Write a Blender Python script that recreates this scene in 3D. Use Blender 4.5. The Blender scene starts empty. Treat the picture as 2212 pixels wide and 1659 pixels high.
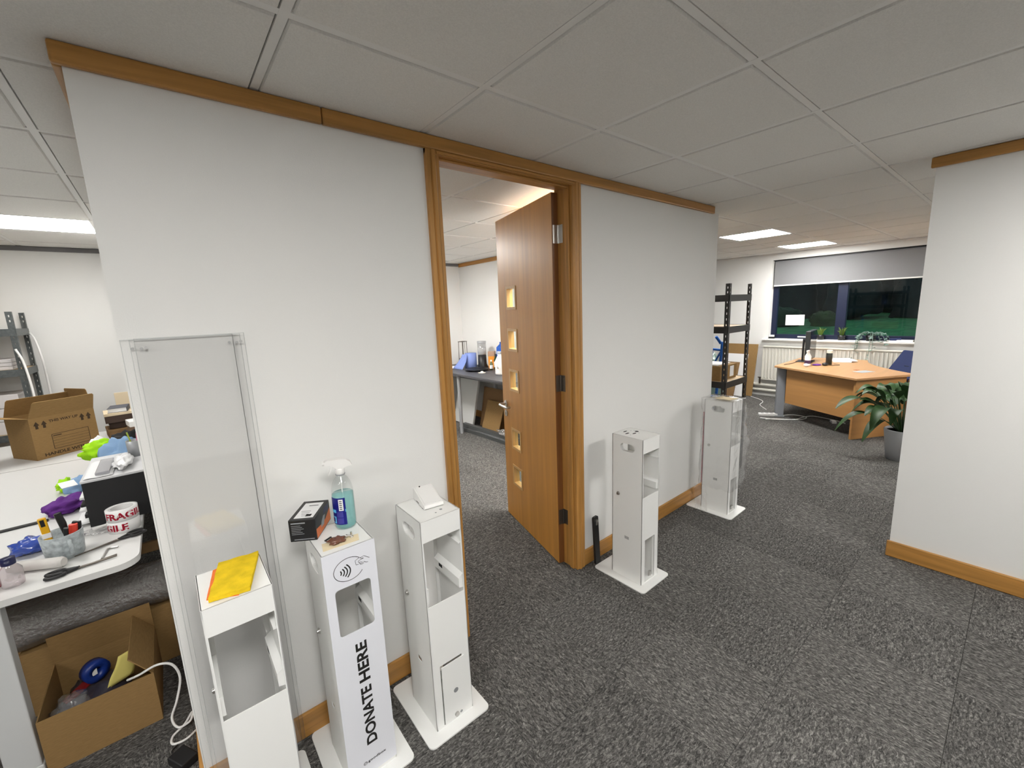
import bpy, bmesh, math, random
from mathutils import Vector, Matrix, noise
PI = math.pi
random.seed(7)
S = bpy.context.scene
COL = S.collection

# ------------------------------------------------------------------ camera, world, exposure
cam_data = bpy.data.cameras.new('camera')
cam_data.sensor_fit = 'HORIZONTAL'; cam_data.sensor_width = 36.0
cam_data.lens = 912.19 / 2212 * 36.0
cam_data.clip_start = 0.02; cam_data.clip_end = 300
CAM = bpy.data.objects.new('camera', cam_data); COL.objects.link(CAM)
YAW, PITCH, ROLL = .6828, -.1753, -.0411
fw = Vector((math.sin(YAW)*math.cos(PITCH), math.cos(YAW)*math.cos(PITCH), math.sin(PITCH)))
rt = Vector((math.cos(YAW), -math.sin(YAW), 0)); up = rt.cross(fw)
r2 = math.cos(ROLL)*rt + math.sin(ROLL)*up; u2 = -math.sin(ROLL)*rt + math.cos(ROLL)*up
M = Matrix((r2, u2, -fw)).transposed().to_4x4(); M.translation = Vector((.8685, -1.6745, 1.6559))
CAM.matrix_world = M
S.camera = CAM
S.view_settings.view_transform = 'Standard'; S.view_settings.look = 'None'
S.view_settings.gamma = 1.0; S.view_settings.use_curve_mapping = False
S.view_settings.exposure = 0.44
PANEL_LIGHT = 34.0                       # radiance of the ceiling light panels
W = bpy.data.worlds.new('dusk'); S.world = W; W.use_nodes = True
bg = W.node_tree.nodes['Background']
bg.inputs[0].default_value = (.55, .68, .85, 1); bg.inputs[1].default_value = .40

H = 2.3784                              # ceiling height
GX, GY = 1.2054, -.4432                 # a crossing of the ceiling grid, pitch 0.6 m
XL, XR = .765, 4.306                    # ends of the middle partition

# ------------------------------------------------------------------ materials
MATS = {}
def mat(name, col, rough=.5, metal=0., noise_scale=0, noise_amt=.15, bump=0., bump_scale=200., spec=.5, coat=0., trans=0., ior=1.45, alpha=1., aniso=None, emit=None):
    if name in MATS: return MATS[name]
    m = bpy.data.materials.new(name); m.use_nodes = True; MATS[name] = m
    nt = m.node_tree; b = nt.nodes['Principled BSDF']
    b.inputs['Base Color'].default_value = (*col, 1); b.inputs['Roughness'].default_value = rough
    b.inputs['Metallic'].default_value = metal; b.inputs['Specular IOR Level'].default_value = spec
    b.inputs['Coat Weight'].default_value = coat; b.inputs['Transmission Weight'].default_value = trans
    b.inputs['IOR'].default_value = ior; b.inputs['Alpha'].default_value = alpha
    if emit: b.inputs['Emission Color'].default_value = (*emit[0], 1); b.inputs['Emission Strength'].default_value = emit[1]
    if noise_scale:
        tc = nt.nodes.new('ShaderNodeTexCoord'); mp = nt.nodes.new('ShaderNodeMapping'); n = nt.nodes.new('ShaderNodeTexNoise')
        nt.links.new(tc.outputs['Object'], mp.inputs[0]); nt.links.new(mp.outputs[0], n.inputs['Vector'])
        if aniso: mp.inputs['Scale'].default_value = aniso
        n.inputs['Scale'].default_value = noise_scale; n.inputs['Detail'].default_value = 4
        r = nt.nodes.new('ShaderNodeValToRGB'); a = noise_amt
        r.color_ramp.elements[0].position = .3; r.color_ramp.elements[1].position = .7
        r.color_ramp.elements[0].color = (*[max(0, c*(1-a)) for c in col], 1); r.color_ramp.elements[1].color = (*[min(1, c*(1+a)) for c in col], 1)
        nt.links.new(n.outputs[0], r.inputs[0]); nt.links.new(r.outputs[0], b.inputs['Base Color'])
    if bump:
        tc2 = nt.nodes.new('ShaderNodeTexCoord'); n2 = nt.nodes.new('ShaderNodeTexNoise'); bp = nt.nodes.new('ShaderNodeBump')
        n2.inputs['Scale'].default_value = bump_scale; n2.inputs['Detail'].default_value = 3
        nt.links.new(tc2.outputs['Object'], n2.inputs['Vector']); nt.links.new(n2.outputs[0], bp.inputs['Height'])
        bp.inputs['Strength'].default_value = bump; bp.inputs['Distance'].default_value = .004
        nt.links.new(bp.outputs[0], b.inputs['Normal'])
    return m

def wood(name, col, axis='z', rough=.38, amt=.28, scale=1.0, coat=.15):
    if name in MATS: return MATS[name]
    m = mat(name, col, rough, coat=coat); nt = m.node_tree; b = nt.nodes['Principled BSDF']; b.inputs['Coat Roughness'].default_value = .38
    tc = nt.nodes.new('ShaderNodeTexCoord'); mp = nt.nodes.new('ShaderNodeMapping')
    st = {'x': (1.5, 30, 30), 'y': (30, 1.5, 30), 'z': (30, 30, 1.5)}[axis]
    mp.inputs['Scale'].default_value = [s*scale for s in st]
    n = nt.nodes.new('ShaderNodeTexNoise'); n.inputs['Scale'].default_value = 1.3; n.inputs['Detail'].default_value = 6; n.inputs['Distortion'].default_value = .6
    r = nt.nodes.new('ShaderNodeValToRGB')
    r.color_ramp.elements[0].position = .28; r.color_ramp.elements[1].position = .72
    r.color_ramp.elements[0].color = (*[c*(1-amt) for c in col], 1); r.color_ramp.elements[1].color = (*[min(1, c*(1+amt*.7)) for c in col], 1)
    nt.links.new(tc.outputs['Object'], mp.inputs[0]); nt.links.new(mp.outputs[0], n.inputs['Vector'])
    nt.links.new(n.outputs[0], r.inputs[0]); nt.links.new(r.outputs[0], b.inputs['Base Color'])
    return m

def clear(name, tint, gloss=.08, rough=.05, diff=.0, dcol=(.9, .9, .9), wrinkle=0, ior=1.5):
    """thin see-through sheet: transparent + a glossy skin (+ a little haze)"""
    if name in MATS: return MATS[name]
    m = bpy.data.materials.new(name); m.use_nodes = True; MATS[name] = m
    nt = m.node_tree; nt.nodes.clear()
    out = nt.nodes.new('ShaderNodeOutputMaterial'); tr = nt.nodes.new('ShaderNodeBsdfTransparent'); gl = nt.nodes.new('ShaderNodeBsdfGlossy')
    tr.inputs[0].default_value = (*tint, 1); gl.inputs['Roughness'].default_value = rough
    fr = nt.nodes.new('ShaderNodeFresnel')
    ge = nt.nodes.new('ShaderNodeNewGeometry'); mi = nt.nodes.new('ShaderNodeMath'); mi.operation = 'MULTIPLY_ADD'      # same reflectance from both sides of a thin wall
    mi.inputs[1].default_value = 1/ior-ior; mi.inputs[2].default_value = ior
    nt.links.new(ge.outputs['Backfacing'], mi.inputs[0]); nt.links.new(mi.outputs[0], fr.inputs[0])
    ma = nt.nodes.new('ShaderNodeMath'); ma.operation = 'ADD'; ma.inputs[1].default_value = gloss; ma.use_clamp = True
    nt.links.new(fr.outputs[0], ma.inputs[0])
    mx = nt.nodes.new('ShaderNodeMixShader'); nt.links.new(ma.outputs[0], mx.inputs[0])
    base = tr.outputs[0]
    if diff > 0:
        df = nt.nodes.new('ShaderNodeBsdfDiffuse'); df.inputs[0].default_value = (*dcol, 1)
        m2 = nt.nodes.new('ShaderNodeMixShader'); m2.inputs[0].default_value = diff
        nt.links.new(tr.outputs[0], m2.inputs[1]); nt.links.new(df.outputs[0], m2.inputs[2]); base = m2.outputs[0]
    nt.links.new(base, mx.inputs[1]); nt.links.new(gl.outputs[0], mx.inputs[2]); nt.links.new(mx.outputs[0], out.inputs[0])
    if wrinkle:
        tc = nt.nodes.new('ShaderNodeTexCoord'); n = nt.nodes.new('ShaderNodeTexNoise'); n.inputs['Scale'].default_value = wrinkle; n.inputs['Detail'].default_value = 5
        bp = nt.nodes.new('ShaderNodeBump'); bp.inputs['Strength'].default_value = .9; bp.inputs['Distance'].default_value = .02
        nt.links.new(tc.outputs['Object'], n.inputs['Vector']); nt.links.new(n.outputs[0], bp.inputs['Height'])
        nt.links.new(bp.outputs[0], gl.inputs['Normal']); nt.links.new(bp.outputs[0], fr.inputs['Normal'])
    return m

PAINT = mat('wall_paint', (.80, .795, .775), .6, bump=.12, bump_scale=260, spec=.3)
OAK = (.46, .225, .055)
WOODX, WOODY, WOODZ = wood('oak_x', OAK, 'x'), wood('oak_y', OAK, 'y'), wood('oak_z', OAK, 'z')
DOORWOOD = wood('door_veneer', (.49, .225, .042), 'z', rough=.42, amt=.16, scale=.5, coat=.10)
DOOREDGE = wood('door_edge', (.20, .075, .020), 'z', amt=.3)
TILE = mat('ceiling_tile', (.80, .785, .755), .9, bump=.35, bump_scale=420, spec=.1, noise_scale=220, noise_amt=.05)
BAR = mat('grid_bar', (.82, .81, .79), .5, spec=.3)
WHITE = mat('white_powder_coat', (.83, .83, .81), .42, bump=.06, bump_scale=900, spec=.45)
WHITEP = mat('white_plastic', (.85, .84, .82), .38)
BLACK = mat('black_plastic', (.012, .012, .013), .42)
BLACKM = mat('black_matt', (.015, .015, .016), .75)
STEEL = mat('brushed_steel', (.55, .54, .52), .28, metal=1.)
DARKST = mat('tarnished_steel', (.16, .14, .12), .4, metal=.9)
GREYST = mat('grey_metal', (.34, .35, .36), .45, metal=.3)
CARD = mat('cardboard', (.29, .178, .072), .8, noise_scale=40, noise_amt=.10, spec=.15, aniso=(1, 1, 6))
CARDIN = mat('cardboard_inside', (.22, .135, .065), .85, noise_scale=30, noise_amt=.08, spec=.1)
INK = mat('black_ink', (.012, .011, .010), .7)
INKBR = mat('box_print', (.05, .028, .012), .8)
PAPER = mat('white_paper', (.82, .82, .82), .8, spec=.2)
PAPERS = mat('paper_lines', (.35, .36, .38), .8)
DESKW = mat('white_laminate', (.66, .655, .64), .38)
RACKM = mat('rack_metal_black', (.035, .033, .031), .42, metal=.35)
RACKG = mat('rack_metal_galvanised', (.10, .11, .11), .45, metal=.5, noise_scale=60, noise_amt=.25)
BOARDM = mat('chipboard', (.50, .36, .21), .75, noise_scale=160, noise_amt=.2)
NAVY = mat('navy_frame', (.004, .009, .034), .45)
BLUE = mat('blue_tubing', (.006, .10, .42), .35)
GLASS = clear('window_glass', (.90, .95, .93), gloss=.0, rough=.01, ior=1.33)
ACRYL = clear('acrylic', (.998, .998, .998), gloss=.0, rough=.03, diff=.012, dcol=(.62, .64, .64), ior=1.42)
ACRYLEDGE = clear('acrylic_edge', (.95, .96, .96), gloss=.02, rough=.15, diff=.08, dcol=(.60, .63, .62))
FILM = clear('plastic_film', (.985, .985, .985), gloss=.02, rough=.10, diff=.10, dcol=(.92, .93, .93), wrinkle=16, ior=1.45)
BUBBLE = clear('bubble_wrap', (.60, .58, .56), gloss=.14, rough=.20, diff=.42, dcol=(.34, .32, .31), wrinkle=55)

def carpet():
    m = bpy.data.materials.new('carpet'); m.use_nodes = True; MATS['carpet'] = m
    nt = m.node_tree; b = nt.nodes['Principled BSDF']; b.inputs['Roughness'].default_value = .95; b.inputs['Specular IOR Level'].default_value = .08
    N = nt.nodes.new; L = nt.links.new
    tc = N('ShaderNodeTexCoord'); oi = N('ShaderNodeObjectInfo')
    mp = N('ShaderNodeMapping'); mp.inputs['Scale'].default_value = (1.0, 2.2, 1.0); L(tc.outputs['Object'], mp.inputs[0])
    rn = N('ShaderNodeVectorMath'); rn.operation = 'MULTIPLY_ADD'; rn.inputs[1].default_value = (1, 1, 1)
    cmb = N('ShaderNodeCombineXYZ'); sc = N('ShaderNodeMath'); sc.operation = 'MULTIPLY'; sc.inputs[1].default_value = 37.0
    L(oi.outputs['Random'], sc.inputs[0]); L(sc.outputs[0], cmb.inputs[0]); L(sc.outputs[0], cmb.inputs[2])
    L(mp.outputs[0], rn.inputs[0]); L(cmb.outputs[0], rn.inputs[2])
    n1 = N('ShaderNodeTexNoise'); n1.inputs['Scale'].default_value = 58; n1.inputs['Detail'].default_value = 6; n1.inputs['Roughness'].default_value = .72; n1.inputs['Distortion'].default_value = .8
    L(rn.outputs[0], n1.inputs['Vector'])
    r = N('ShaderNodeValToRGB'); e = r.color_ramp.elements
    e[0].position = .36; e[0].color = (.030, .029, .028, 1); e[1].position = .70; e[1].color = (.35, .336, .316, 1)
    k = e.new(.52); k.color = (.114, .110, .104, 1)
    L(n1.outputs[0], r.inputs[0])
    hs = N('ShaderNodeHueSaturation'); mr = N('ShaderNodeMapRange'); mr.inputs['To Min'].default_value = .86; mr.inputs['To Max'].default_value = 1.12
    L(oi.outputs['Random'], mr.inputs[0]); L(mr.outputs[0], hs.inputs['Value']); L(r.outputs[0], hs.inputs['Color']); L(hs.outputs[0], b.inputs['Base Color'])
    bp = N('ShaderNodeBump'); bp.inputs['Strength'].default_value = .8; bp.inputs['Distance'].default_value = .006
    L(n1.outputs[0], bp.inputs['Height']); L(bp.outputs[0], b.inputs['Normal'])
    return m
CARPET = carpet()

# ------------------------------------------------------------------ geometry helpers
class G:
    """collects shapes, then links them as ONE mesh object"""
    def __init__(s): s.v = []; s.f = []; s.sm = []
    def add(s, vs, fs, T=None, smooth=False):
        o = len(s.v)
        s.v += [tuple(T @ Vector(v)) for v in vs] if T is not None else [tuple(v) for v in vs]
        s.f += [tuple(i+o for i in f) for f in fs]; s.sm += [smooth]*len(fs); return s
    def box(s, x0, x1, y0, y1, z0, z1, T=None):
        vs = [(x, y, z) for z in (z0, z1) for y in (y0, y1) for x in (x0, x1)]
        return s.add(vs, [(0, 2, 3, 1), (4, 5, 7, 6), (0, 1, 5, 4), (2, 6, 7, 3), (0, 4, 6, 2), (1, 3, 7, 5)], T)
    def cyl(s, p0, p1, r0, r1=None, n=16, caps=True):
        r1 = r0 if r1 is None else r1
        p0, p1 = Vector(p0), Vector(p1); a = (p1-p0).normalized(); q = a.to_track_quat('Z', 'Y')
        vs = []
        for p, r in ((p0, r0), (p1, r1)):
            for i in range(n):
                t = 2*PI*i/n; vs.append(p + q @ Vector((r*math.cos(t), r*math.sin(t), 0)))
        s.add(vs, [(i, (i+1) % n, n+(i+1) % n, n+i) for i in range(n)], smooth=True)
        if caps: s.add(vs, [tuple(range(n-1, -1, -1)), tuple(range(n, 2*n))])
        return s
    def tube(s, pts, r, n=8, smooth_n=0, caps=True):
        P = [Vector(p) for p in pts]
        if smooth_n:
            Q = []
            for i in range(len(P)-1):
                p0, p1, p2, p3 = P[max(i-1, 0)], P[i], P[i+1], P[min(i+2, len(P)-1)]
                for k in range(smooth_n):
                    t = k/smooth_n
                    Q.append(.5*((2*p1)+(-p0+p2)*t+(2*p0-5*p1+4*p2-p3)*t*t+(-p0+3*p1-3*p2+p3)*t**3))
            P = Q+[P[-1]]
        rs = r if isinstance(r, (list, tuple)) else [r]*len(P)
        vs = []; prev = None
        for i, p in enumerate(P):
            d = (P[min(i+1, len(P)-1)]-P[max(i-1, 0)]).normalized()
            if prev is None: x = d.orthogonal().normalized()
            else: x = (prev-prev.dot(d)*d).normalized()
            prev = x; y = d.cross(x)
            for k in range(n):
                t = 2*PI*k/n; vs.append(p+rs[i]*(math.cos(t)*x+math.sin(t)*y))
        fs = [(i*n+k, i*n+(k+1) % n, (i+1)*n+(k+1) % n, (i+1)*n+k) for i in range(len(P)-1) for k in range(n)]
        s.add(vs, fs, smooth=True)
        if caps: s.add(vs, [tuple(range(n-1, -1, -1)), tuple(range((len(P)-1)*n, len(P)*n))])
        return s
    def lathe(s, prof, n=24, c=(0, 0, 0), T=None):
        vs = []; c = Vector(c)
        for r, z in prof:
            for i in range(n):
                t = 2*PI*i/n; vs.append(c+Vector((r*math.cos(t), r*math.sin(t), z)))
        fs = [(j*n+i, j*n+(i+1) % n, (j+1)*n+(i+1) % n, (j+1)*n+i) for j in range(len(prof)-1) for i in range(n)]
        s.add(vs, fs, T, smooth=True)
        if prof[0][0] > 1e-5: s.add(vs, [tuple(range(n-1, -1, -1))], T)
        if prof[-1][0] > 1e-5: s.add(vs, [tuple(range((len(prof)-1)*n, len(prof)*n))], T)
        return s
    def prism(s, pts, z0, z1, T=None):
        n = len(pts); vs = [(x, y, z0) for x, y in pts]+[(x, y, z1) for x, y in pts]
        return s.add(vs, [tuple(range(n-1, -1, -1)), tuple(range(n, 2*n))]+[(i, (i+1) % n, n+(i+1) % n, n+i) for i in range(n)], T)
    def plate(s, outline, holes, th, T=None):
        me = plate_mesh(outline, holes, th)
        s.add([v.co for v in me.vertices], [tuple(p.vertices) for p in me.polygons], T); bpy.data.meshes.remove(me); return s
    def grid(s, fn, nu, nv, T=None, smooth=True):
        vs = [fn(i/nu, j/nv) for j in range(nv+1) for i in range(nu+1)]
        return s.add(vs, [(j*(nu+1)+i, j*(nu+1)+i+1, (j+1)*(nu+1)+i+1, (j+1)*(nu+1)+i) for j in range(nv) for i in range(nu)], T, smooth)
    def stroke(s, pts, w, y, closed=False, th=.0006):
        """flat inked line in the x-z plane facing -y"""
        P = [Vector((p[0], p[1])) for p in pts]; n = len(P); vs = []
        for i, p in enumerate(P):
            a = P[(i-1) % n] if closed or i else p; b = P[(i+1) % n] if closed or i < n-1 else p
            d = (b-a).normalized(); q = Vector((-d.y, d.x))*w/2
            vs += [(p.x+q.x, y, p.y+q.y), (p.x-q.x, y, p.y-q.y)]
        m = n if closed else n-1
        fs = [(2*i, 2*i+1, (2*i+3) % (2*n), (2*i+2) % (2*n)) for i in range(m)]
        return s.add(vs, fs)
    def build(s, name, m, parent=None, bevel=0, seg=2, solid=0, T=None, sub=0):
        me = bpy.data.meshes.new(name); me.from_pydata(s.v, [], s.f); me.materials.append(m)
        for p, k in zip(me.polygons, s.sm): p.use_smooth = k
        o = bpy.data.objects.new(name, me); COL.objects.link(o)
        if parent is not None: o.parent = parent
        if T is not None: o.matrix_local = T
        if solid: md = o.modifiers.new('solid', 'SOLIDIFY'); md.thickness = solid; md.offset = 0
        if sub: md = o.modifiers.new('sub', 'SUBSURF'); md.levels = md.render_levels = sub
        if bevel: md = o.modifiers.new('bevel', 'BEVEL'); md.width = bevel; md.segments = seg; md.limit_method = 'ANGLE'; md.angle_limit = .7
        return o

def plate_mesh(outline, holes, th):
    cu = bpy.data.curves.new('plate', 'CURVE'); cu.dimensions = '2D'; cu.fill_mode = 'BOTH'; cu.extrude = th/2
    for loop in [outline]+list(holes):
        sp = cu.splines.new('POLY'); sp.points.add(len(loop)-1); sp.use_cyclic_u = True
        for p, q in zip(sp.points, loop): p.co = (q[0], q[1], 0, 1)
    ob = bpy.data.objects.new('plate', cu); me = bpy.data.meshes.new_from_object(ob)
    bpy.data.objects.remove(ob); bpy.data.curves.remove(cu); return me
def rr(x0, x1, y0, y1, r=.01, n=4):
    out = []
    for cx, cy, a in ((x1-r, y1-r, 0), (x0+r, y1-r, PI/2), (x0+r, y0+r, PI), (x1-r, y0+r, 3*PI/2)):
        for k in range(n+1): t = a+PI/2*k/n; out.append((cx+r*math.cos(t), cy+r*math.sin(t)))
    return out
def rect(x0, x1, y0, y1): return [(x0, y0), (x1, y0), (x1, y1), (x0, y1)]
def text_obj(body, size, m, name, parent, T, weight=0., th=.0006, fit=None, shear=0):
    cu = bpy.data.curves.new('text', 'FONT'); cu.body = body; cu.size = size; cu.extrude = th/2; cu.offset = weight; cu.align_x = 'CENTER'; cu.align_y = 'CENTER'; cu.shear = shear
    cu.resolution_u = 4
    ob = bpy.data.objects.new('text', cu); me = bpy.data.meshes.new_from_object(ob); bpy.data.objects.remove(ob); bpy.data.curves.remove(cu)
    if fit:
        xs = [v.co.x for v in me.vertices]; ys = [v.co.y for v in me.vertices]
        w, h = max(xs)-min(xs), max(ys)-min(ys); cx, cy = (max(xs)+min(xs))/2, (max(ys)+min(ys))/2
        for v in me.vertices: v.co.x = (v.co.x-cx)*fit[0]/w; v.co.y = (v.co.y-cy)*fit[1]/h
    me.materials.clear(); me.materials.append(m); me.name = name
    o = bpy.data.objects.new(name, me); COL.objects.link(o); o.parent = parent; o.matrix_local = T; return o

def tag(o, label=None, cat=None, group=None, kind=None):
    if label: o['label'] = label
    if cat: o['category'] = cat
    if group: o['group'] = group
    if kind: o['kind'] = kind
    return o
def thing(name, label, cat, loc=(0, 0, 0), rz=0, group=None):
    o = bpy.data.objects.new(name, None); COL.objects.link(o); o.empty_display_size = .05
    o.location = loc; o.rotation_euler = (0, 0, rz); return tag(o, label, cat, group)
def struct(o): o['kind'] = 'structure'; return o
def TR(x=0, y=0, z=0, rx=0, ry=0, rz=0):
    return Matrix.Translation((x, y, z)) @ Matrix.Rotation(rz, 4, 'Z') @ Matrix.Rotation(ry, 4, 'Y') @ Matrix.Rotation(rx, 4, 'X')
FRONT = Matrix.Rotation(PI/2, 4, 'X')           # x-y drawing -> x-z plane, facing -y
def side_T(x): return Matrix.Translation((x, 0, 0)) @ Matrix.Rotation(PI/2, 4, 'Z') @ Matrix.Rotation(PI/2, 4, 'X')   # drawing x -> world y, drawing y -> z
def copy_tree(o, parent=None):
    c = o.copy(); COL.objects.link(c)
    if parent is not None: c.parent = parent
    for ch in list(o.children):
        copy_tree(ch, c)
    return c
# ================================================================== THE SETTING
X0, X1, Y0, Y1 = -3.2, 8.83, -5.3, 4.06
# floor with loose-laid carpet tiles, grain turned a quarter from tile to tile
floor = struct(G().box(X0, X1, Y0, Y1, -.08, -.006).build('floor', CARPET))
tile_me = None
CX, CY, CP = 2.235, -.645, .5
for i in range(-5, 14):
    for j in range(-3, 10):
        x, y = CX+i*CP, CY+j*CP
        if x+CP > X1 or x < -.3 or y+CP > Y1+.12: continue
        if tile_me is None:
            o = G().box(-.2492, .2492, -.2492, .2492, -.006, 0).build('carpet_tile', CARPET, floor); tile_me = o.data
        else:
            o = bpy.data.objects.new('carpet_tile', tile_me); COL.objects.link(o); o.parent = floor
        o.location = (x+CP/2, y+CP/2, random.uniform(-.0006, 0)); o.rotation_euler = (0, 0, ((i+j) % 2)*PI/2 + (PI if random.random() < .5 else 0))
        if y+CP > Y1: o.scale[1 if (i+j) % 2 == 0 else 0] = 1

# ceiling: soffit, exposed grid bars, lay-in tiles
ceil = struct(G().box(X0, X1, Y0, Y1, H+.02, H+.10).build('ceiling', TILE))
panels = [(-.5946, .7568), (.0054, 2.5568), (2.4054, 2.5568), (3.0054, .1568), (6.0054, .1568), (7.8054, .1568),
          (3.0054, -2.8432), (6.0054, -2.8432), (7.8054, -2.8432), (-1.7946, -2.2432), (.6054, -2.2432), (-.5946, -2.2432)]  # last panel is added out of view for more light from the left
lights = set((round((x-GX)/.6), round((y-GY)/.6)) for x, y in panels)
cache = {}
I0, I1, J0, J1 = -7, 13, -8, 8
xs = [max(X0, min(X1, GX+.6*i)) for i in range(I0-1, I1+1)]
for i in range(I0, I1):
    bx = GX+.6*i
    if X0 < bx < X1: G().box(bx-.012, bx+.012, Y0, Y1, H+.004, H+.02).build('grid_bar', BAR, ceil)
for j in range(J0, J1):
    by = GY+.6*j
    if Y0 < by < Y1: G().box(X0, X1, by-.012, by+.012, H+.0045, H+.02).build('grid_bar', BAR, ceil)
def ceiling_tile(x0, x1, y0, y1):
    key = (round(x1-x0, 3), round(y1-y0, 3))
    if key not in cache:
        w, d = (x1-x0)/2, (y1-y0)/2
        g = G(); a = .006
        g.add([(-w, -d, 0), (w, -d, 0), (w, d, 0), (-w, d, 0), (-w+a, -d+a, -.012), (w-a, -d+a, -.012), (w-a, d-a, -.012), (-w+a, d-a, -.012)],
              [(4, 7, 6, 5), (0, 4, 5, 1), (1, 5, 6, 2), (2, 6, 7, 3), (3, 7, 4, 0)])
        o = g.build('tile', TILE, ceil); cache[key] = o.data
    else:
        o = bpy.data.objects.new('tile', cache[key]); COL.objects.link(o); o.parent = ceil
    o.location = ((x0+x1)/2, (y0+y1)/2, H+.012)
rest = G()
for i in range(I0-1, I1):
    for j in range(J0-1, J1):
        x0, x1 = max(X0, GX+.6*i)+.013, min(X1, GX+.6*(i+1))-.013
        y0, y1 = max(Y0, GY+.6*j)+.013, min(Y1, GY+.6*(j+1))-.013
        if x1-x0 < .05 or y1-y0 < .05 or (i, j) in lights: continue
        if i >= -4 and j >= -3: ceiling_tile(x0, x1, y0, y1)
        else: rest.box(x0, x1, y0, y1, H, H+.012)
tag(rest.build('tile_field', TILE, ceil), kind='stuff')

LIGHTM = bpy.data.materials.new('light_diffuser'); LIGHTM.use_nodes = True
_b = LIGHTM.node_tree.nodes['Principled BSDF']; _b.inputs['Base Color'].default_value = (.9, .9, .9, 1)
_b.inputs['Emission Color'].default_value = (1, .985, .955, 1); _b.inputs['Emission Strength'].default_value = PANEL_LIGHT
LIGHTD = LIGHTM.copy(); LIGHTD.name = 'light_diffuser_dimmer'; LIGHTD.node_tree.nodes['Principled BSDF'].inputs['Emission Strength'].default_value = PANEL_LIGHT*.45   # output lowered so the left side does not overexpose
LIGHTB = LIGHTM.copy(); LIGHTB.name = 'light_diffuser_brighter'; LIGHTB.node_tree.nodes['Principled BSDF'].inputs['Emission Strength'].default_value = PANEL_LIGHT*1.5  # output raised to brighten the inner room and far office
def ceiling_light(x, y, label, m):
    t = thing('ceiling_light', label, 'light', (x+.3, y+.3, H), 0, 'square ceiling light panels')
    G().plate(rr(-.297, .297, -.297, .297, .004), [rect(-.278, .278, -.278, .278)], .012, TR(0, 0, .008)).build('frame', BAR, t)
    G().box(-.278, .278, -.278, .278, .006, .014).build('diffuser', m, t)
for (x, y), lb in zip(panels, [
    'bright ceiling panel above the front end of the white workbench', 'bright ceiling panel above the open cardboard box in the left room',
    'ceiling panel in the middle of the room behind the open door', 'ceiling panel just above the top of the open wooden door',
    'brighter nearer ceiling panel of the pair before the window', 'ceiling panel of the pair closest to the window and blind',
    'ceiling panel over the corridor to the right of the viewer', 'ceiling panel beyond the right wall end', 'ceiling panel in the window corner beyond the right wall',
    'ceiling panel in the far left of the room', 'ceiling panel over the corridor just behind the viewer', 'unseen ceiling panel added over the corridor to the left of the viewer']):
    ceiling_light(x, y, lb, LIGHTD if (x < .1 and y > 0) or (-.7 < x < -.5) else LIGHTB if 2 < x < 7 and y > 0 else LIGHTM)

# walls
DL, DR, DT = 1.8076+.066, 2.699, 2.306      # door opening
g = G(); g.box(XL, DL-.03, 0, .1, 0, H); g.box(DR+.03, XR, 0, .1, 0, H); g.box(DL-.03, DR+.03, 0, .1, DT+.02, H)
struct(g.build('wall_middle', PAINT))
struct(G().box(XL, XL+.1, .1, Y1, 0, H).build('wall_inner_left', PAINT))
struct(G().box(4.56, 4.64, .1, Y1, 0, H).box(XR-.06, 4.56, .1, .18, 0, H).build('wall_inner_right', PAINT))
struct(G().box(X0-.1, 9.1, Y1, Y1+.1, -.08, H+.1).build('wall_back', PAINT))
struct(G().box(X0-.1, X0, Y0, Y1, -.08, H+.1).build('wall_left', PAINT))
struct(G().box(X0-.1, 9.1, Y0-.1, Y0, -.08, H+.1).build('wall_front', PAINT))
XW, YW = 4.27, -1.256
struct(G().box(XW, XW+.11, Y0, YW, 0, H).build('wall_right', PAINT))
WY0, WY1, WZ0, WZ1 = -1.75, 1.14, .985, 2.275     # window hole in the far wall
g = G(); g.box(X1, X1+.26, Y0, WY0, -.08, H+.1); g.box(X1, X1+.26, WY1, Y1, -.08, H+.1); g.box(X1, X1+.26, WY0, WY1, -.08, WZ0); g.box(X1, X1+.26, WY0, WY1, WZ1, H+.1)
struct(g.build('wall_far', PAINT))

# ceiling trims (oak strips) and skirtings
def trim(name, x0, x1, y0, y1, z0, z1, m, bev=.006): return struct(G().box(x0, x1, y0, y1, z0, z1).build(name, m, bevel=bev))
TH = .055
trim('trim_1', XL-.02, 1.406, -.022, 0, H-TH, H-.001, WOODX)
trim('trim_2', 1.4075, XR+.018, -.022, 0, H-TH, H-.001, WOODX)
trim('trim_3', XL-.02, XL, 0.0005, Y1-.02, H-TH, H-.001, WOODY)
trim('trim_4', XW-.022, XW, Y0, YW+.02, H-TH, H-.001, WOODY)
trim('trim_5', 4.54, 4.56, .2, Y1-.02, H-TH, H-.001, WOODY)
GREYT = mat('grey_trim', (.16, .155, .16), .6)
trim('trim_6', X0, XL-.021, Y1-.02, Y1, H-.04, H-.001, GREYT)
trim('trim_7', XL+.101, 4.54, Y1-.02, Y1, H-.04, H-.001, GREYT)
trim('trim_8', X1-.015, X1, Y0, Y1, H-.025, H-.001, BAR)
SK = .105
trim('baseboard_middle', XL-.014, 1.8076, -.016, 0, .001, SK, WOODX, .005)
trim('baseboard_center', 2.7645, XR+.012, -.016, 0, .001, SK, WOODX, .005)
trim('baseboard_left', XL-.014, XL, 0.0005, Y1, .001, SK, WOODY, .005)
trim('baseboard_right', XW-.016, XW, Y0, YW+.012, .001, SK, WOODY, .005)
trim('baseboard_inner', 4.545, 4.56, .2, Y1, .001, SK, WOODY, .005)
trim('baseboard_end', XR, XR+.012, .0005, .1, .001, SK, WOODY, .004)
trim('baseboard_back', XL+.1, 4.545, Y1-.015, Y1, .001, SK, WOODX, .005)

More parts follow.
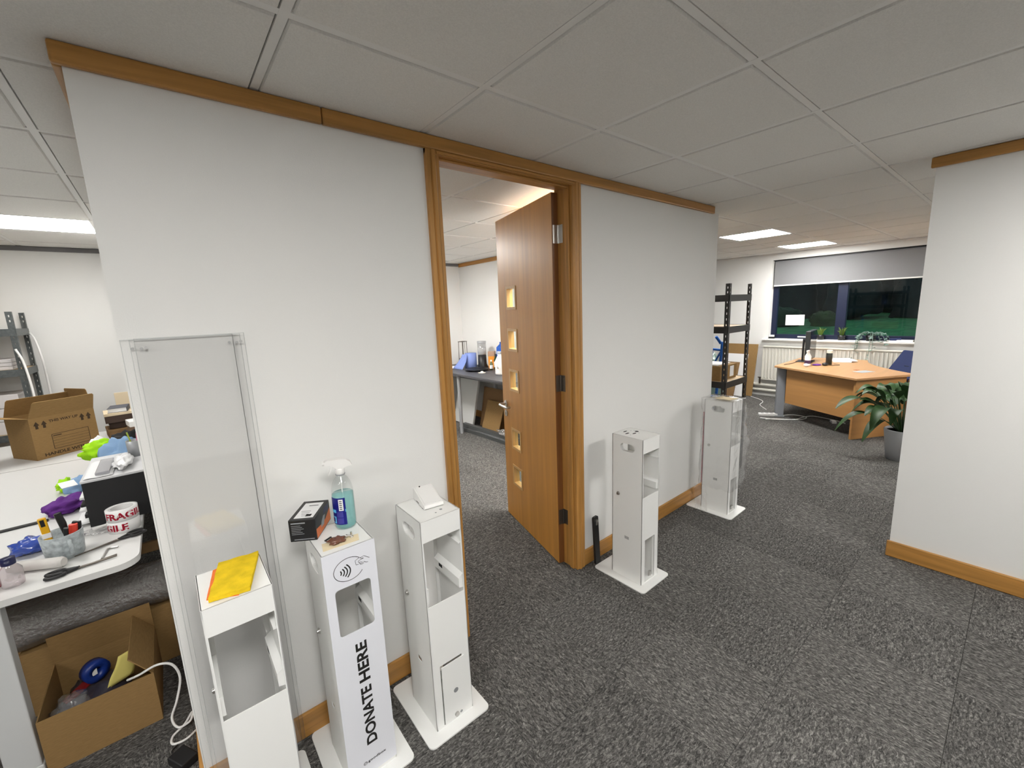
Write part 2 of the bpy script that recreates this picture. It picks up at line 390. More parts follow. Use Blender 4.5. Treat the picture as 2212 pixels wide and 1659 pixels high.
# door_1: lining, casing, leaf swung 105 degrees into the room behind
door = thing('door_1', None, None, (0, 0, 0)); struct(door)
def casing(x_out, x_in, zt, nm):
    s = 1 if x_in > x_out else -1
    g = G(); w = abs(x_in-x_out)
    prof = [(0, 0), (0, -.016), (.018, -.018), (.024, -.013), (.028, -.019), (.042, -.021), (.050, -.012), (w, -.010), (w, 0)]
    n = len(prof); vs = [(x_out+s*p[0], p[1], 0.001) for p in prof]+[(x_out+s*p[0], p[1], zt) for p in prof]
    g.add(vs, [tuple(range(n)), tuple(range(n, 2*n))]+[(i, (i+1) % n, n+(i+1) % n, n+i) for i in range(n)])
    return g.build(nm, WOODZ, door)
casing(1.8076, DL, H-TH, 'casing'); casing(2.7645, DR, H-TH, 'casing')
G().box(1.8076, 2.7645, -.014, 0, DT, H-TH).box(1.86, 2.71, -.019, 0, DT+.004, DT+.012).build('casing', WOODX, door)
G().box(DL-.03, DL, 0, .118, 0, DT+.02).build('jamb', WOODZ, door, bevel=.003)
G().box(DR, DR+.03, 0, .128, 0, DT+.02).build('jamb', WOODZ, door, bevel=.003)
G().box(DL, DR, 0, .118, DT, DT+.02).build('head', WOODX, door, bevel=.003)
G().box(DR-.011, DR, .012, .044, 0, DT).build('stop', WOODZ, door, bevel=.003)
G().box(DL, DL+.011, .012, .044, 0, DT).build('stop', WOODZ, door, bevel=.003)
G().box(DL+.011, DR-.011, .012, .044, DT-.011, DT).build('stop', WOODX, door, bevel=.003)
# leaf in its own frame: s runs from the hinge edge, push face at t=0, z up
ang = math.radians(105)
dd = Vector((-math.cos(ang), math.sin(ang), 0)); nn = Vector((-math.sin(ang), -math.cos(ang), 0))
pin = Vector((2.697, .102, 0)); org = pin+.040*nn
LT = Matrix((dd, -nn, Vector((0, 0, 1)))).transposed().to_4x4(); LT.translation = org     # local x=s, y=into leaf, z
wins = [1.735, 1.435, 1.137, .683, .388]
WA, WB = .531, .663
BEAD = wood('bead_maple', (.56, .33, .12), 'z', amt=.12)
LW, LZ0, LZ1 = .82, .008, 2.292
T_face = LT @ Matrix.Translation((0, .022, 0)) @ FRONT
leaf = G().plate(rect(0.001, LW, LZ0, LZ1), [rect(WA, WB, z-.065, z+.065) for z in wins], .040, TR(0, .020, 0, rx=PI/2)).build('door_leaf', DOORWOOD, door, T=LT)
G().box(-.0006, .0012, .001, .039, LZ0, LZ1).build('edge_lipping', DOOREDGE, leaf)
for z in wins:
    G().plate(rect(WA-.016, WB+.016, z-.082, z+.082), [rect(WA+.001, WB-.001, z-.064, z+.064)], .047, TR(0, .020, 0, rx=PI/2)).build('glazing_bead', BEAD, leaf, bevel=.002)
    G().box(WA+.0012, WB-.0012, .018, .022, z-.0635, z+.0635).build('glass_pane', GLASS, leaf)
for sgn, y in ((-1, 0), (1, .040)):     # lever handles with round roses
    g = G(); hz = .935; hs = .765; d = sgn
    g.cyl((hs, y, hz), (hs, y+d*.008, hz), .026, n=24); g.cyl((hs, y, hz-.075), (hs, y+d*.007, hz-.075), .025, n=24)
    g.box(hs-.004, hs+.004, y+d*.0085-.002, y+d*.0085+.002, hz-.088, hz-.066)
    g.tube([(hs, y+d*.004, hz), (hs, y+d*.04, hz), (hs-.006, y+d*.055, hz), (hs-.03, y+d*.06, hz), (hs-.125, y+d*.058, hz-.002), (hs-.136, y+d*.05, hz-.002), (hs-.136, y+d*.03, hz-.002)], .0095, n=12, smooth_n=4)
    g.build('lever_handle', STEEL, leaf)
for k, (z, m) in enumerate(((2.067, STEEL), (1.20, DARKST), (.33, DARKST))):
    h = thing('h', None, None); bpy.data.objects.remove(h)
    g = G(); g.cyl((pin.x, pin.y, z-.05), (pin.x, pin.y, z+.05), .0065, n=10)
    g.box(pin.x+.001, pin.x+.0055, pin.y-.036, pin.y, z-.05, z+.05)
    for q in range(4): g.cyl((pin.x-.0002, pin.y-.012-.012*(q % 2), z-.037+.025*q), (pin.x+.002, pin.y-.012-.012*(q % 2), z-.037+.025*q), .0035, n=8)
    hb = LT @ TR(-.0035, 0, 0)
    g.box(0, .003, .006, .040, z-.05, z+.05, hb)
    for q in range(4): g.cyl(hb @ Vector((-.001, .018+.012*(q % 2), z-.037+.025*q)), hb @ Vector((.002, .018+.012*(q % 2), z-.037+.025*q)), .0035, n=8)
    g.build('hinge', m, door)

# window_1: navy frame, two panes, sill
win = struct(thing('window_1', None, None, (0, 0, 0)))
fx0, fx1 = X1+.10, X1+.17
g = G(); g.box(fx0, fx1, 1.065, WY1, WZ0, WZ1); g.box(fx0, fx1, WY0, WY0+.075, WZ0, WZ1); g.box(fx0, fx1, WY0+.075, 1.065, WZ0, 1.055); g.box(fx0, fx1, WY0+.075, 1.065, WZ1-.075, WZ1)
g.build('frame', NAVY, win, bevel=.006)
MU = (.118, .245)
G().box(fx0-.004, fx1, *MU, 1.055, WZ1-.075).build('mullion', NAVY, win, bevel=.006)
G().box(fx0+.003, fx1-.003, -.93, -.82, 1.055, WZ1-.075).build('mullion', NAVY, win, bevel=.006)
for a, b in ((MU[1], 1.065), (-.82, MU[0]), (WY0+.075, -.93)):
    G().box(fx0+.03, fx0+.038, a, b, 1.055, WZ1-.075).build('pane', GLASS, win)
G().box(X1-.085, fx0, WY0, WY1, WZ0-.025, WZ0+.001).box(X1-.085, X1-.001, WY1, WY1+.07, WZ0-.025, WZ0+.001).build('sill', WHITEP, win, bevel=.006)
g = G(); g.box(fx0-.018, fx0, .54, .59, 1.005, 1.03); g.tube([(fx0-.02, .57, 1.018), (fx0-.045, .57, 1.018), (fx0-.05, .60, 1.02), (fx0-.045, .72, 1.022)], .010, n=8, smooth_n=3)
g.build('handle', WHITEP, win)
# roller blind
bl = thing('roller_blind', 'grey roller blind pulled part way down over the dark window', 'blind', (X1+.05, 0, 0))
BLF = mat('blind_fabric', (.22, .22, .23), .85, noise_scale=300, noise_amt=.05)
G().cyl((.02, WY0+.03, WZ1-.04), (.02, WY1-.022, WZ1-.04), .026, n=16).build('roller', BLF, bl)
G().box(-.008, -.006, WY0+.03, WY1-.022, 1.868, WZ1-.04).build('fabric', BLF, bl)
G().box(-.016, .002, WY0+.03, WY1-.022, 1.850, 1.870).build('bottom_bar', WHITEP, bl, bevel=.004)
G().box(-.015, .05, WY0+.01, WY1-.004, WZ1-.012, WZ1).build('dark_gap_strip', BLACK, bl)  # black strip painted in for the dark gap above the blind

# outside: lawn rising to a bank of bushes at dusk
GRASS = mat('grass', (.05, .26, .085), .9, noise_scale=3, noise_amt=.35)
def lawn(u, v):
    x = 9.2+u*60; y = -45+v*75
    return (x, y, -.35+1.75*min(1, u*1.6)+.06*noise.noise((x*.4, y*.4, 0)))
struct(tag(G().grid(lawn, 40, 40).build('ground', GRASS)))
def bush(x, y, rx, rz, label, dark, cat='tree', nleaf=900):
    z = -.35+1.75*min(1, (x-9.2)/60*1.6)-.08
    t = thing('bush', label, cat, (x, y, z), 0, 'bushes beyond the lawn')
    rnd = random.Random(int(x*100+y*10))
    g = G(); 
    def f(u, v):
        a, b = u*2*PI, v*PI*.95; d = Vector((math.sin(b)*math.cos(a), math.sin(b)*math.sin(a), -math.cos(b)))
        k = 1+.28*noise.noise(d*2.3+Vector((x, y, 0)))
        q = 1/max(.35, math.sin(b)) if d.z < .1 else 1
        return (d.x*rx*.86*k*q, d.y*rx*.86*k*q, rz*.5+d.z*rz*.50*k)
    g.grid(f, 18, 12)
    lf = G()
    for _ in range(nleaf):
        a, b = rnd.uniform(0, 2*PI), math.acos(rnd.uniform(-.85, 1)); d = Vector((math.sin(b)*math.cos(a), math.sin(b)*math.sin(a), math.cos(b)))
        k = (1+.28*noise.noise(d*2.3+Vector((x, y, 0))))*rnd.uniform(.8, 1.08)
        c = Vector((d.x*rx*k*.9, d.y*rx*k*.9, max(.05, rz*.5+d.z*rz*.48*k))); s = rnd.uniform(.10, .24)*max(.4, rx/2.5)
        q = Matrix.Rotation(rnd.uniform(0, 6.3), 3, 'Z') @ Matrix.Rotation(rnd.uniform(-1.2, 1.2), 3, 'X')
        lf.add([c+q @ Vector(v)*s for v in ((-.5, 0, 0), (0, -.25, .1), (.7, 0, 0), (0, .25, .1))], [(0, 1, 2, 3)])
    m = mat('foliage_'+dark, {'a': (.010, .020, .021), 'b': (.014, .050, .022), 'c': (.035, .08, .018)}[dark], .8, noise_scale=2, noise_amt=.4)
    g.build('canopy', m, t); tag(lf.build('leaves', m, t), kind='stuff'); G().cyl((0, 0, -.3), (0, 0, rz*.4), .12, .08, n=8).build('trunk', DARKST, t)
for a in [(28, 9.7, 1.45, 3.4, 'dark rounded bush seen at the left edge of the window', 'a'), (28, 6.85, 1.35, 3.2, 'dark bush behind the left window pane above the paper sheet', 'a'),
          (24, 5.9, .85, .95, 'low dark green shrub in front of the bushes in the left pane', 'b'), (24.2, 4.30, .62, .75, 'small yellow-green shrub beside the window mullion', 'c'),
          (28, 4.15, 1.3, 3.4, 'tall dark bush right of the window mullion', 'a'), (28.3, 1.5, 1.3, 3.2, 'dark bush in the middle of the right window pane', 'a'),
          (28, -1.2, 1.35, 3.4, 'dark bush at the right end of the right window pane', 'a'), (31.5, 8.3, 1.3, 3, 'dark bush in the second row behind the left pane', 'a'), (31.5, 5.5, 1.3, 3, 'dark bush in the second row behind the mullion', 'a'), (31.5, 2.8, 1.3, 3, 'dark bush in the second row behind the right pane', 'a'), (31.5, .0, 1.3, 3, 'dark bush in the second row at the right end of the window', 'a'), (35.5, 12.5, 1.85, 6, 'tall tree far behind the bushes on the left', 'a'),
          (35.5, 7.8, 1.85, 6.4, 'tall tree far behind the paper sheet on the window', 'a'), (35.5, 3.1, 1.85, 6, 'tall tree far behind the right window pane', 'a'), (35.5, -1.6, 1.85, 6, 'tall tree far behind the right end of the window', 'a')]:
    bush(*a)
# ================================================================== THE WHITE DONATION STANDS
CF, CB, CWD, CH = -.131, .079, .085, .905         # column front, back, half width, height
GREYP_ = mat('slot_grey', (.42, .42, .42), .5)
def stand(x, y, label, front='door', rz=0):
    t = thing('donation_stand', label, 'stand', (x, y, 0), rz, 'white metal donation stands')
    G().plate(rr(-.14, .14, -.1825, .1825, .022, 5), [], .006, TR(0, 0, .003)).build('base_plate', WHITE, t, bevel=.001)
    g = G(); up_ = rect(-.079, .079, .556, .822); low = rect(-.052, .048, .012, .285)
    fh = [up_]
    if front in ('door', 'open'): fh.append(low)
    g.plate(rect(-CWD, CWD, .006, CH), fh, .003, TR(0, CF+.0015, 0, rx=PI/2))
    g.plate(rect(-CWD, CWD, .006, CH), [rect(-.068, .068, .05, .87)], .003, TR(0, CB-.0015, 0, rx=PI/2))
    yc = (CF+CB)/2
    for sx in (-1, 1):
        sl = rr(yc-.052, yc+.052, .811, .864, .026, 6); small = rect(yc-.016, yc+.016, .262, .282)
        g.plate(rect(CF, CB, .006, CH), [sl, small], .003, side_T(sx*(CWD-.0015)))
    g.box(-CWD, CWD, CF, CB, CH-.003, CH)
    g.build('column', WHITE, t, bevel=.0012)
    for sx in (-1, 1):                               # folded return inside the carrying slots
        G().plate(rr(yc-.052, yc+.052, .811, .864, .026, 6), [rr(yc-.049, yc+.049, .814, .861, .0235, 6)], .022, side_T(sx*(CWD-.012))).build('slot_lip', WHITE, t)
        G().box(sx*(CWD-.009)-.001, sx*(CWD-.009)+.001, yc-.022, yc+.022, .255, .289).build('slot_backing', GREYP_, t)
    for sx in (-1, 1):
        G().cyl((sx*CWD, yc+.06, .54), (sx*(CWD+.004), yc+.06, .54), .011, n=20).cyl((sx*(CWD+.004), yc+.06, .54), (sx*(CWD+.010), yc+.06, .54), .0085, .0075, n=20).box(sx*(CWD+.0098)-.0008, sx*(CWD+.0098)+.0008, yc+.0545, yc+.0655, .539, .541).build('cam_lock', STEEL, t)
    # inner bracket: sloping bar on the right-hand wall with a lock slot
    b = G(); TT = TR(CWD-.003, yc, .600)
    b.add([(0, -.10, .028), (-.020, -.10, .012), (-.020, -.10, -.028), (0, -.10, -.032), (0, .098, .028), (-.020, .098, .012), (-.020, .098, -.028), (0, .098, -.032)],
          [(0, 1, 2, 3), (7, 6, 5, 4), (0, 4, 5, 1), (1, 5, 6, 2), (2, 6, 7, 3)], TT)
    b.build('bracket', WHITE, t)
    G().box(-.0206, -.019, .030, .058, -.006, .008, TT).build('bracket_slot', BLACKM, t)
    G().box(-.012, 0, -.10, .098, .16, .164, TT).build('upper_rib', WHITE, t)
    G().box(.003-2*CWD+.003, .015-2*CWD+.003, -.10, .098, -.03, .03, TT).build('bracket', WHITE, t)
    if front == 'door':
        d = G(); d.plate(rect(-.047, .058, .016, .275), [], .004, TR(0, CF-.001, 0, rx=PI/2)); o = d.build('access_door', WHITE, t, bevel=.001)
        G().cyl((.010, CF-.003, .14), (.010, CF-.0035, .14), .0105, n=20).build('key_hole', GREYST, o)
        G().cyl((.006, CF-.003, .030), (.006, CF-.010, .030), .0095, n=18).build('lock_barrel', STEEL, o)
        G().cyl((.028, CF-.003, .026), (.028, CF-.0036, .026), .006, n=14).build('screw_hole', GREYST, o)
    if front == 'open':
        G().plate(rect(-.055, .051, .009, .288), [rect(-.052, .048, .012, .285)], .016, TR(0, CF+.009, 0, rx=PI/2)).build('opening_lip', WHITE, t)
        G().cyl((.035, CF+.02, .006), (.035, CF+.02, .040), .008, n=12).build('floor_bolt', STEEL, t)
    return t
P1 = stand(.926, -.238, 'white stand nearest the corner with a folded yellow cloth on top', 'plain')
P2 = stand(1.24, -.197, 'white stand with DONATE HERE lettering and a contactless payment symbol', 'plain')
P3 = stand(1.575, -.218, 'white stand with a card reader on top beside the door frame', 'door')
P4 = stand(2.936, -.244, 'bare white stand right of the door with an open lower hatch', 'open')
P5 = stand(4.152, -.204, 'white stand at the wall end wrapped in clear plastic', 'open')

# printed front skin of the lettered stand
VINYL = mat('printed_vinyl', (.76, .77, .82), .45)
F = CF-.0022
sk = G().plate(rect(-CWD-.0015, CWD+.0015, .02, CH+.001), [rr(-.058, .060, .600, .772, .012)], .0015, TR(0, F, 0, rx=PI/2)).build('printed_front', VINYL, P2)
for wd_, zc_, ln_ in (('DONATE', .2565, .235), ('HERE', .4735, .155)):
    text_obj(wd_, .05, INK, 'lettering', sk, Matrix.Translation((.004, F-.0012, zc_)) @ Matrix.Rotation(PI/2, 4, 'X') @ Matrix.Rotation(PI/2, 4, 'Z'), weight=.0014, fit=(ln_, .038))
text_obj('goodbox', .018, INK, 'small_lettering', sk, Matrix.Translation((.015, F-.0012, .072)) @ FRONT, weight=.0001, fit=(.066, .0125))
g = G(); yy = F-.0013
cx, cz = -.0275, .072
g.stroke([(cx+.0062*math.cos(t*PI/16), cz+.0062*math.sin(t*PI/16)) for t in range(32)], .0014, yy, True)
g.stroke([(cx+.0032*math.cos(t*PI/16), cz+.0032*math.sin(t*PI/16)) for t in range(0, 24)], .0014, yy); g.stroke([(cx, cz), (cx+.0055, cz)], .0013, yy)
ec = (-.006, .832); el = []
for k in range(58):
    a = math.radians(42+k*(330-42)/57*1.0); el.append((ec[0]+.049*math.cos(a), ec[1]+.040*math.sin(a)))
g.stroke(el, .0019, yy)
for k, (r, xo) in enumerate(((.010, -.022), (.016, -.015), (.022, -.008), (.028, -.001))):
    h = [.0075, .0125, .0175, .023][k]
    g.stroke([(ec[0]+xo-.006+.010*(k+1)*.28*(1-(q/6-1)**2)+.0, ec[1]-.004+h*(q/6-1)) for q in range(13)], .0040, yy)
hx, hz = ec[0]+.024, ec[1]+.012                       # hand holding a card
for pl in ([(0, -.008), (-.002, .008), (.010, .013), (.018, .012)], [(0, -.008), (.008, -.009)], [(.018, .012), (.028, .014), (.046, 0)],
           [(.016, .012), (.018, .008), (.026, .007)], [(.026, .006), (.012, .004), (.008, .002), (.009, -.003), (.016, -.004), (.020, -.004)],
           [(.011, -.004), (.011, -.008), (.018, -.009), (.023, -.007)], [(.014, -.009), (.015, -.013), (.021, -.013), (.026, -.010)], [(.026, -.006), (.034, -.012), (.040, -.013)]):
    g.stroke([(hx+p[0], hz+p[1]) for p in pl], .0015, yy)
g.build('contactless_symbol', INK, sk)

# folded yellow cloth (over an orange one) on the first stand
def cloth(name, corners, z, layers, m, label, seed=1, parent=None, lift=.0):
    P = [Vector((*c, 0)) for c in corners]; t = G(); h = .0045
    def pos(u, v): return P[0]*(1-u)*(1-v)+P[1]*u*(1-v)+P[2]*u*v+P[3]*(1-u)*v
    for L_ in range(layers):
        def top(u, v, L_=L_):
            p = pos(u, v); n_ = noise.noise(Vector((p.x*22, p.y*22, seed+L_)))
            e = .0016*noise.noise(Vector((p.x*60, p.y*60, seed)))
            edge = min(u, 1-u, v, 1-v)
            return (p.x+.004*L_*noise.noise(Vector((v*3, L_, seed))), p.y+.004*L_*noise.noise(Vector((u*3, L_, seed+5))), z+h*(L_+1)+.0025*n_*(L_ == layers-1)+e-(.002 if edge < .03 else 0)+lift*u*v)
        def bot(u, v, f=top): q = f(1-u, v); return (q[0], q[1], q[2]-h*.92)
        t.grid(top, 14, 14); t.grid(bot, 14, 14)
        for a, b in (((0, 0), (1, 0)), ((1, 0), (1, 1)), ((1, 1), (0, 1)), ((0, 1), (0, 0))):
            def wall(u, v, a=a, b=b, f=top):
                q = f(a[0]+(b[0]-a[0])*u, a[1]+(b[1]-a[1])*u); return (q[0], q[1], q[2]-h*.92*(1-v))
            t.grid(wall, 14, 1)
    o = t.build(name, m); tag(o, label, 'cloth'); return o
YEL = mat('yellow_cloth', (.80, .56, .025), .95, noise_scale=28, noise_amt=.14, bump=.5, bump_scale=500, spec=.05)
ORA = mat('orange_cloth', (.80, .20, .06), .95, noise_scale=30, noise_amt=.15, spec=.05)
cloth('cleaning_cloth', [(.858, -.325), (.93, -.362), (.95, -.16), (.885, -.17)], .905, 1, ORA, 'orange cloth peeping out from under the yellow one', 3)
cloth('cleaning_cloth', [(.862, -.346), (.957, -.364), (1.008, -.170), (.902, -.158)], .9095, 3, YEL, 'folded yellow duster lying on the nearest white stand', 2)

# things on the lettered stand
bx = thing('product_box', 'black and orange product box with a white label beside the spray bottle', 'box', (1.182, -.118, .9055), math.radians(-33))
g = G().box(-.044, .044, -.075, .075, 0, .078); g.build('carton', BLACK, bx, bevel=.002)
ORP = mat('orange_print', (.62, .15, .035), .5); GREYP = mat('grey_print', (.30, .31, .33), .5); BLP = mat('dark_blue_print', (.02, .03, .09), .5)
G().box(-.030, .033, -.062, .055, .078, .0785).build('address_label', PAPER, bx)
g = G(); g.box(-.01, .022, .03, .034, .0785, .0788)
for k in range(4): g.box(-.022+.004*k, .010, -.012-.012*k, -.010-.012*k, .0785, .0788)
g.box(.004, .022, -.052, -.036, .0785, .0788); g.build('label_print', INK, bx)
g = G(); g.add([(.0443, -.073, .004), (.0443, .073, .004), (.0443, .073, .050), (.0443, .02, .030), (.0443, -.03, .032), (.0443, -.073, .038)], [(0, 1, 2, 3, 4, 5)]); g.build('orange_band', ORP, bx)
g = G(); g.add([(.0445, -.03, .022), (.0445, .0, .020), (.0445, .02, .048), (.0445, .0, .052), (.0445, -.02, .040)], [(0, 1, 2, 3, 4)]); g.build('product_picture', GREYP, bx)
g = G(); g.add([(.0444, .0, .055), (.0444, .05, .050), (.0444, .06, .07), (.0444, .02, .073)], [(0, 1, 2, 3)]); g.build('blue_picture', BLP, bx)
g = G(); g.box(-.036, .010, -.0754, -.0750, .064, .068)
for k in range(6): g.box(-.036, -.006+.005*(k % 3), -.0754, -.0750, .056-.006*k, .0575-.006*k)
g.box(-.03, .036, -.0754, -.0750, .006, .0085); g.build('box_print', GREYP, bx)

sb = thing('spray_bottle', 'clear spray bottle with blue label and white trigger head', 'bottle', (1.286, -.172, .9055), math.radians(20))
BOT = clear('clear_bottle', (.97, .985, .985), gloss=.01, rough=.03, diff=.02, ior=1.45)
LIQ = clear('aqua_liquid', (.72, .93, .93), gloss=.0, rough=.05, diff=.28, dcol=(.34, .70, .70), ior=1.1)
prof = [(.026, 0), (.034, .003), (.037, .010), (.037, .125), (.0355, .145), (.031, .165), (.023, .182), (.0155, .192), (.0135, .200)]
G().lathe(prof, 32).build('body', BOT, sb)
G().lathe([(.0, .004), (.033, .005), (.0355, .012), (.0355, .128), (.0, .128)], 32).build('liquid', LIQ, sb)
DIP = G().tube([(0, 0, .02), (0, .004, .10), (0, 0, .198)], .0022, n=8); DIP.build('dip_tube', WHITEP, sb)
LBL = mat('blue_label', (.008, .012, .20), .35); LB2 = mat('label_violet', (.05, .05, .30), .4); LB3 = mat('label_sky', (.12, .50, .85), .4)
def wrap(a0, a1, z0, z1, r, n=10):
    gg = G(); gg.grid(lambda u, v: (r*math.cos(a0+(a1-a0)*u), r*math.sin(a0+(a1-a0)*u), z0+(z1-z0)*v), n, 1); return gg
A0 = math.radians(-186); A1 = math.radians(-84)
lb = wrap(A0, A1, .022, .122, .0374, 16).build('label', LBL, sb)
wrap(A1-.62, A1-.20, .075, .117, .0377, 6).build('barcode_patch', PAPER, lb)
g = G()
for k in range(5):
    w = wrap(A1-.54, A1-.30, .080+.007*k, .083+.007*k, .0379, 4); g.add(w.v, w.f)
g.build('barcode', INK, lb)
g = G()
for z0, z1 in ((.050, .071), (.026, .047)):
    w = wrap(A1-.88, A1-.28, z0, z1, .0377, 6); g.add(w.v, w.f)
g.build('text_panels', LB2, lb)
g = wrap(A0+.02, A1-.95, .066, .078, .0377, 6); w = wrap(A1-.06, A1-.005, .070, .080, .0377, 2); g.add(w.v, w.f); w = wrap(A0+.02, A1-1.0, .026, .052, .0377, 6); g.add(w.v, w.f); g.build('sky_band', LB3, lb)
wrap(A0+.02, A1-1.18, .030, .047, .0379, 6).build('badge', LBL, lb)
G().lathe([(.0155, .196), (.0165, .198), (.0165, .2005), (.0155, .201)], 24).build('neck_ring', GREYST, sb)
g = G(); g.lathe([(.0150, .201), (.0160, .203), (.0155, .219), (.0115, .221), (.0115, .232)], 24)
hp = [(-.048, .238), (-.048, .252), (-.040, .256), (.0, .256), (.022, .252), (.036, .240), (.042, .226), (.030, .227), (.018, .224), (.010, .219), (-.010, .219), (-.018, .230), (-.030, .238)]
g.plate(hp, [], .024, TR(0, 0, 0, rx=PI/2)); g.cyl((-.048, 0, .246), (-.055, 0, .246), .0075, n=14)
hd = g.build('trigger_head', WHITEP, sb, bevel=.003)
G().plate([(-.030, .236), (-.024, .238), (-.026, .222), (-.034, .205), (-.038, .200), (-.040, .203), (-.034, .214), (-.031, .224)], [], .012, TR(0, 0, 0, rx=PI/2)).build('trigger', WHITEP, sb, bevel=.002)
for c in [sb]: c.rotation_euler = (0, 0, math.radians(-14))

NOTE = mat('cream_note', (.80, .68, .45), .85)
nt_ = G().add([(1.170, -.298, .9056), (1.285, -.305, .9056), (1.297, -.262, .9062), (1.180, -.245, .9056)], [(0, 1, 2, 3)]).build('paper_slip', NOTE, solid=.0006)
tag(nt_, 'cream paper slip under the brown sachet on the lettered stand', 'paper')
BRN = mat('brown_sachet', (.16, .065, .04), .25, coat=.4)
def crumple(name, cx, cy, cz, rx, ry, rz, m, label, cat, seed=0, amp=.35, n=14, rot=0):
    def f(u, v):
        a, b = u*2*PI, v*PI; d = Vector((math.sin(b)*math.cos(a), math.sin(b)*math.sin(a), -math.cos(b)))
        k = 1+amp*noise.noise(d*2.2+Vector((seed, 0, 0)))+amp*.22*noise.noise(d*5+Vector((0, seed, 0)))
        x, y = d.x*rx*k, d.y*ry*k; return (x*math.cos(rot)-y*math.sin(rot), x*math.sin(rot)+y*math.cos(rot), max(0, rz*(1+d.z*k)))
    o = G().grid(f, n*2, n).build(name, m); o.location = (cx, cy, cz); return tag(o, label, cat)
crumple('sachet', 1.222, -.272, .9062, .026, .020, .009, BRN, 'small crumpled brown sachet on the cream slip', 'sachet', 4, .5)
def bolt(x, y, z, label, rz, lay=False):
    t = thing('bolt', label, 'bolt', (x, y, z), rz, 'loose metal bolts on the lettered stand')
    if lay: t.rotation_euler = (PI/2, 0, rz); t.location.z = z+.0062
    G().lathe([(.0065, 0), (.0065, .003), (.004, .0045)], 12).build('head', STEEL, t); G().cyl((0, 0, .004), (0, 0, .019), .0033, n=10).build('shank', STEEL, t)
    return t
bolt(1.272, -.268, .9062, 'small metal bolt standing on its head on the cream slip', 0); bolt(1.256, -.262, .9062, 'small metal bolt lying beside the standing one', 1.1, True)
tag(G().box(-.014, .014, -.003, .003, 0, .004).build('clip', BLACK, T=TR(1.206, -.228, .9056, rz=.5), bevel=.001), 'tiny black clip between the product box and brown sachet', 'clip')

# card reader on the third stand
cr = thing('card_reader', 'white wedge-shaped card reader on the stand beside the door frame', 'card reader', (1.597, -.215, .9055), math.radians(-8))
g = G(); sec = [(-.065, .003), (-.068, .012), (-.062, .018), (.056, .050), (.064, .048), (.065, .003)]
me_ = plate_mesh(sec, [], .078)
g.add([(v.co.z, v.co.x, v.co.y) for v in me_.vertices], [tuple(p.vertices) for p in me_.polygons]); g.build('housing', WHITEP, cr, bevel=.006, seg=3)
g = G(); sl = math.atan2(.032, .118); g.box(-.034, .034, -.058, .058, 0, .004, TR(0, -.003, .0345, rx=sl)); g.build('pad', mat('reader_pad', (.80, .79, .775), .5), cr, bevel=.0018)
G().cyl((-.016, .049, .053), (-.016, .0485, .0545), .0032, n=12).build('lens', BLACK, cr)
G().box(-.036, .036, -.05, .055, 0, .004).build('foot', BLACK, cr)
g = G(); g.box(-.039, -.0385, .0, .03, .004, .008); g.build('port', BLACKM, cr)

# crumbs of the bare stand's top: cable cut-outs
def cutouts(t):
    g = G()
    for (x, y, rx, ry) in ((-.032, .012, .018, .0065), (-.006, .045, .018, .006), (-.004, -.018, .018, .0065), (.040, -.004, .012, .012)):
        g.add([(x+rx*math.cos(k*PI/8), y+ry*math.sin(k*PI/8), CH+.0005) for k in range(16)], [tuple(range(16))])
    g.build('cable_cutouts', BLACKM, t)
    g = G()
    for x, y in ((.03, .03), (.048, .02), (-.045, -.02), (.022, -.032)): g.cyl((x, y, CH), (x, y, CH+.0006), .003, n=8)
    g.build('screw_holes', GREYST, t)
cutouts(P4)
g = G()
for x, y, r in ((.0, -.096, .0035), (.028, -.085, .006), (-.02, -.03, .003)): g.cyl((x, y, CH), (x, y, CH+.0005), r, n=10)
g.build('screw_holes', GREYST, P3)

# black bar leaning on the wall by the bare stand
bar = thing('metal_bar', 'short black flat bar with a bolt leaning on the wall', 'bar', (2.845, -.052, 0), math.radians(4)); bar.rotation_euler = (-.055, 0, .06)
G().plate(rr(-.024, .024, .002, .325, .010), [], .014, TR(0, 0, 0, rx=PI/2)).build('bar', BLACK, bar, bevel=.002)
G().cyl((.002, -.007, .295), (.002, -.014, .295), .012, n=6).cyl((.002, -.007, .275), (.002, -.010, .275), .009, n=12).build('bolt', STEEL, bar)

# acrylic sheets leaning on the partition behind the first stand
def acrylic(x0, x1, yt, yb, zt, label, rz=0):
    t = thing('acrylic_sheet', label, 'acrylic sheet', ((x0+x1)/2, yb, .002), rz, 'clear acrylic sheets leaning on the partition'); w = (x1-x0)/2
    lean = math.atan2(yt-yb, zt); L_ = math.hypot(yt-yb, zt); t.rotation_euler = (-lean, 0, rz)
    G().box(-w+.0015, w-.0015, -.002, .002, .0015, L_-.0015).build('panel', ACRYL, t)
    G().plate(rect(-w, w, 0, L_), [rect(-w+.0015, w-.0015, .0015, L_-.0015)], .0044, TR(0, 0, 0, rx=PI/2)).build('edge', ACRYLEDGE, t)
    g = G()
    for x in (-w+.025, w-.012): g.cyl((x, -.0022, L_-.028), (x, -.0032, L_-.028), .0045, n=12)
    g.build('drill_holes', mat('hole_rim', (.5, .5, .5), .4), t)
acrylic(.770, 1.046, -.0065, -.024, 1.612, 'rear clear acrylic sheet reaching out to the partition corner')
acrylic(.801, 1.077, -.0205, -.046, 1.614, 'front clear acrylic sheet leaning behind the stand with the yellow cloth')
acrylic(.790, 1.066, -.0135, -.035, 1.611, 'middle clear acrylic sheet sandwiched between two others')

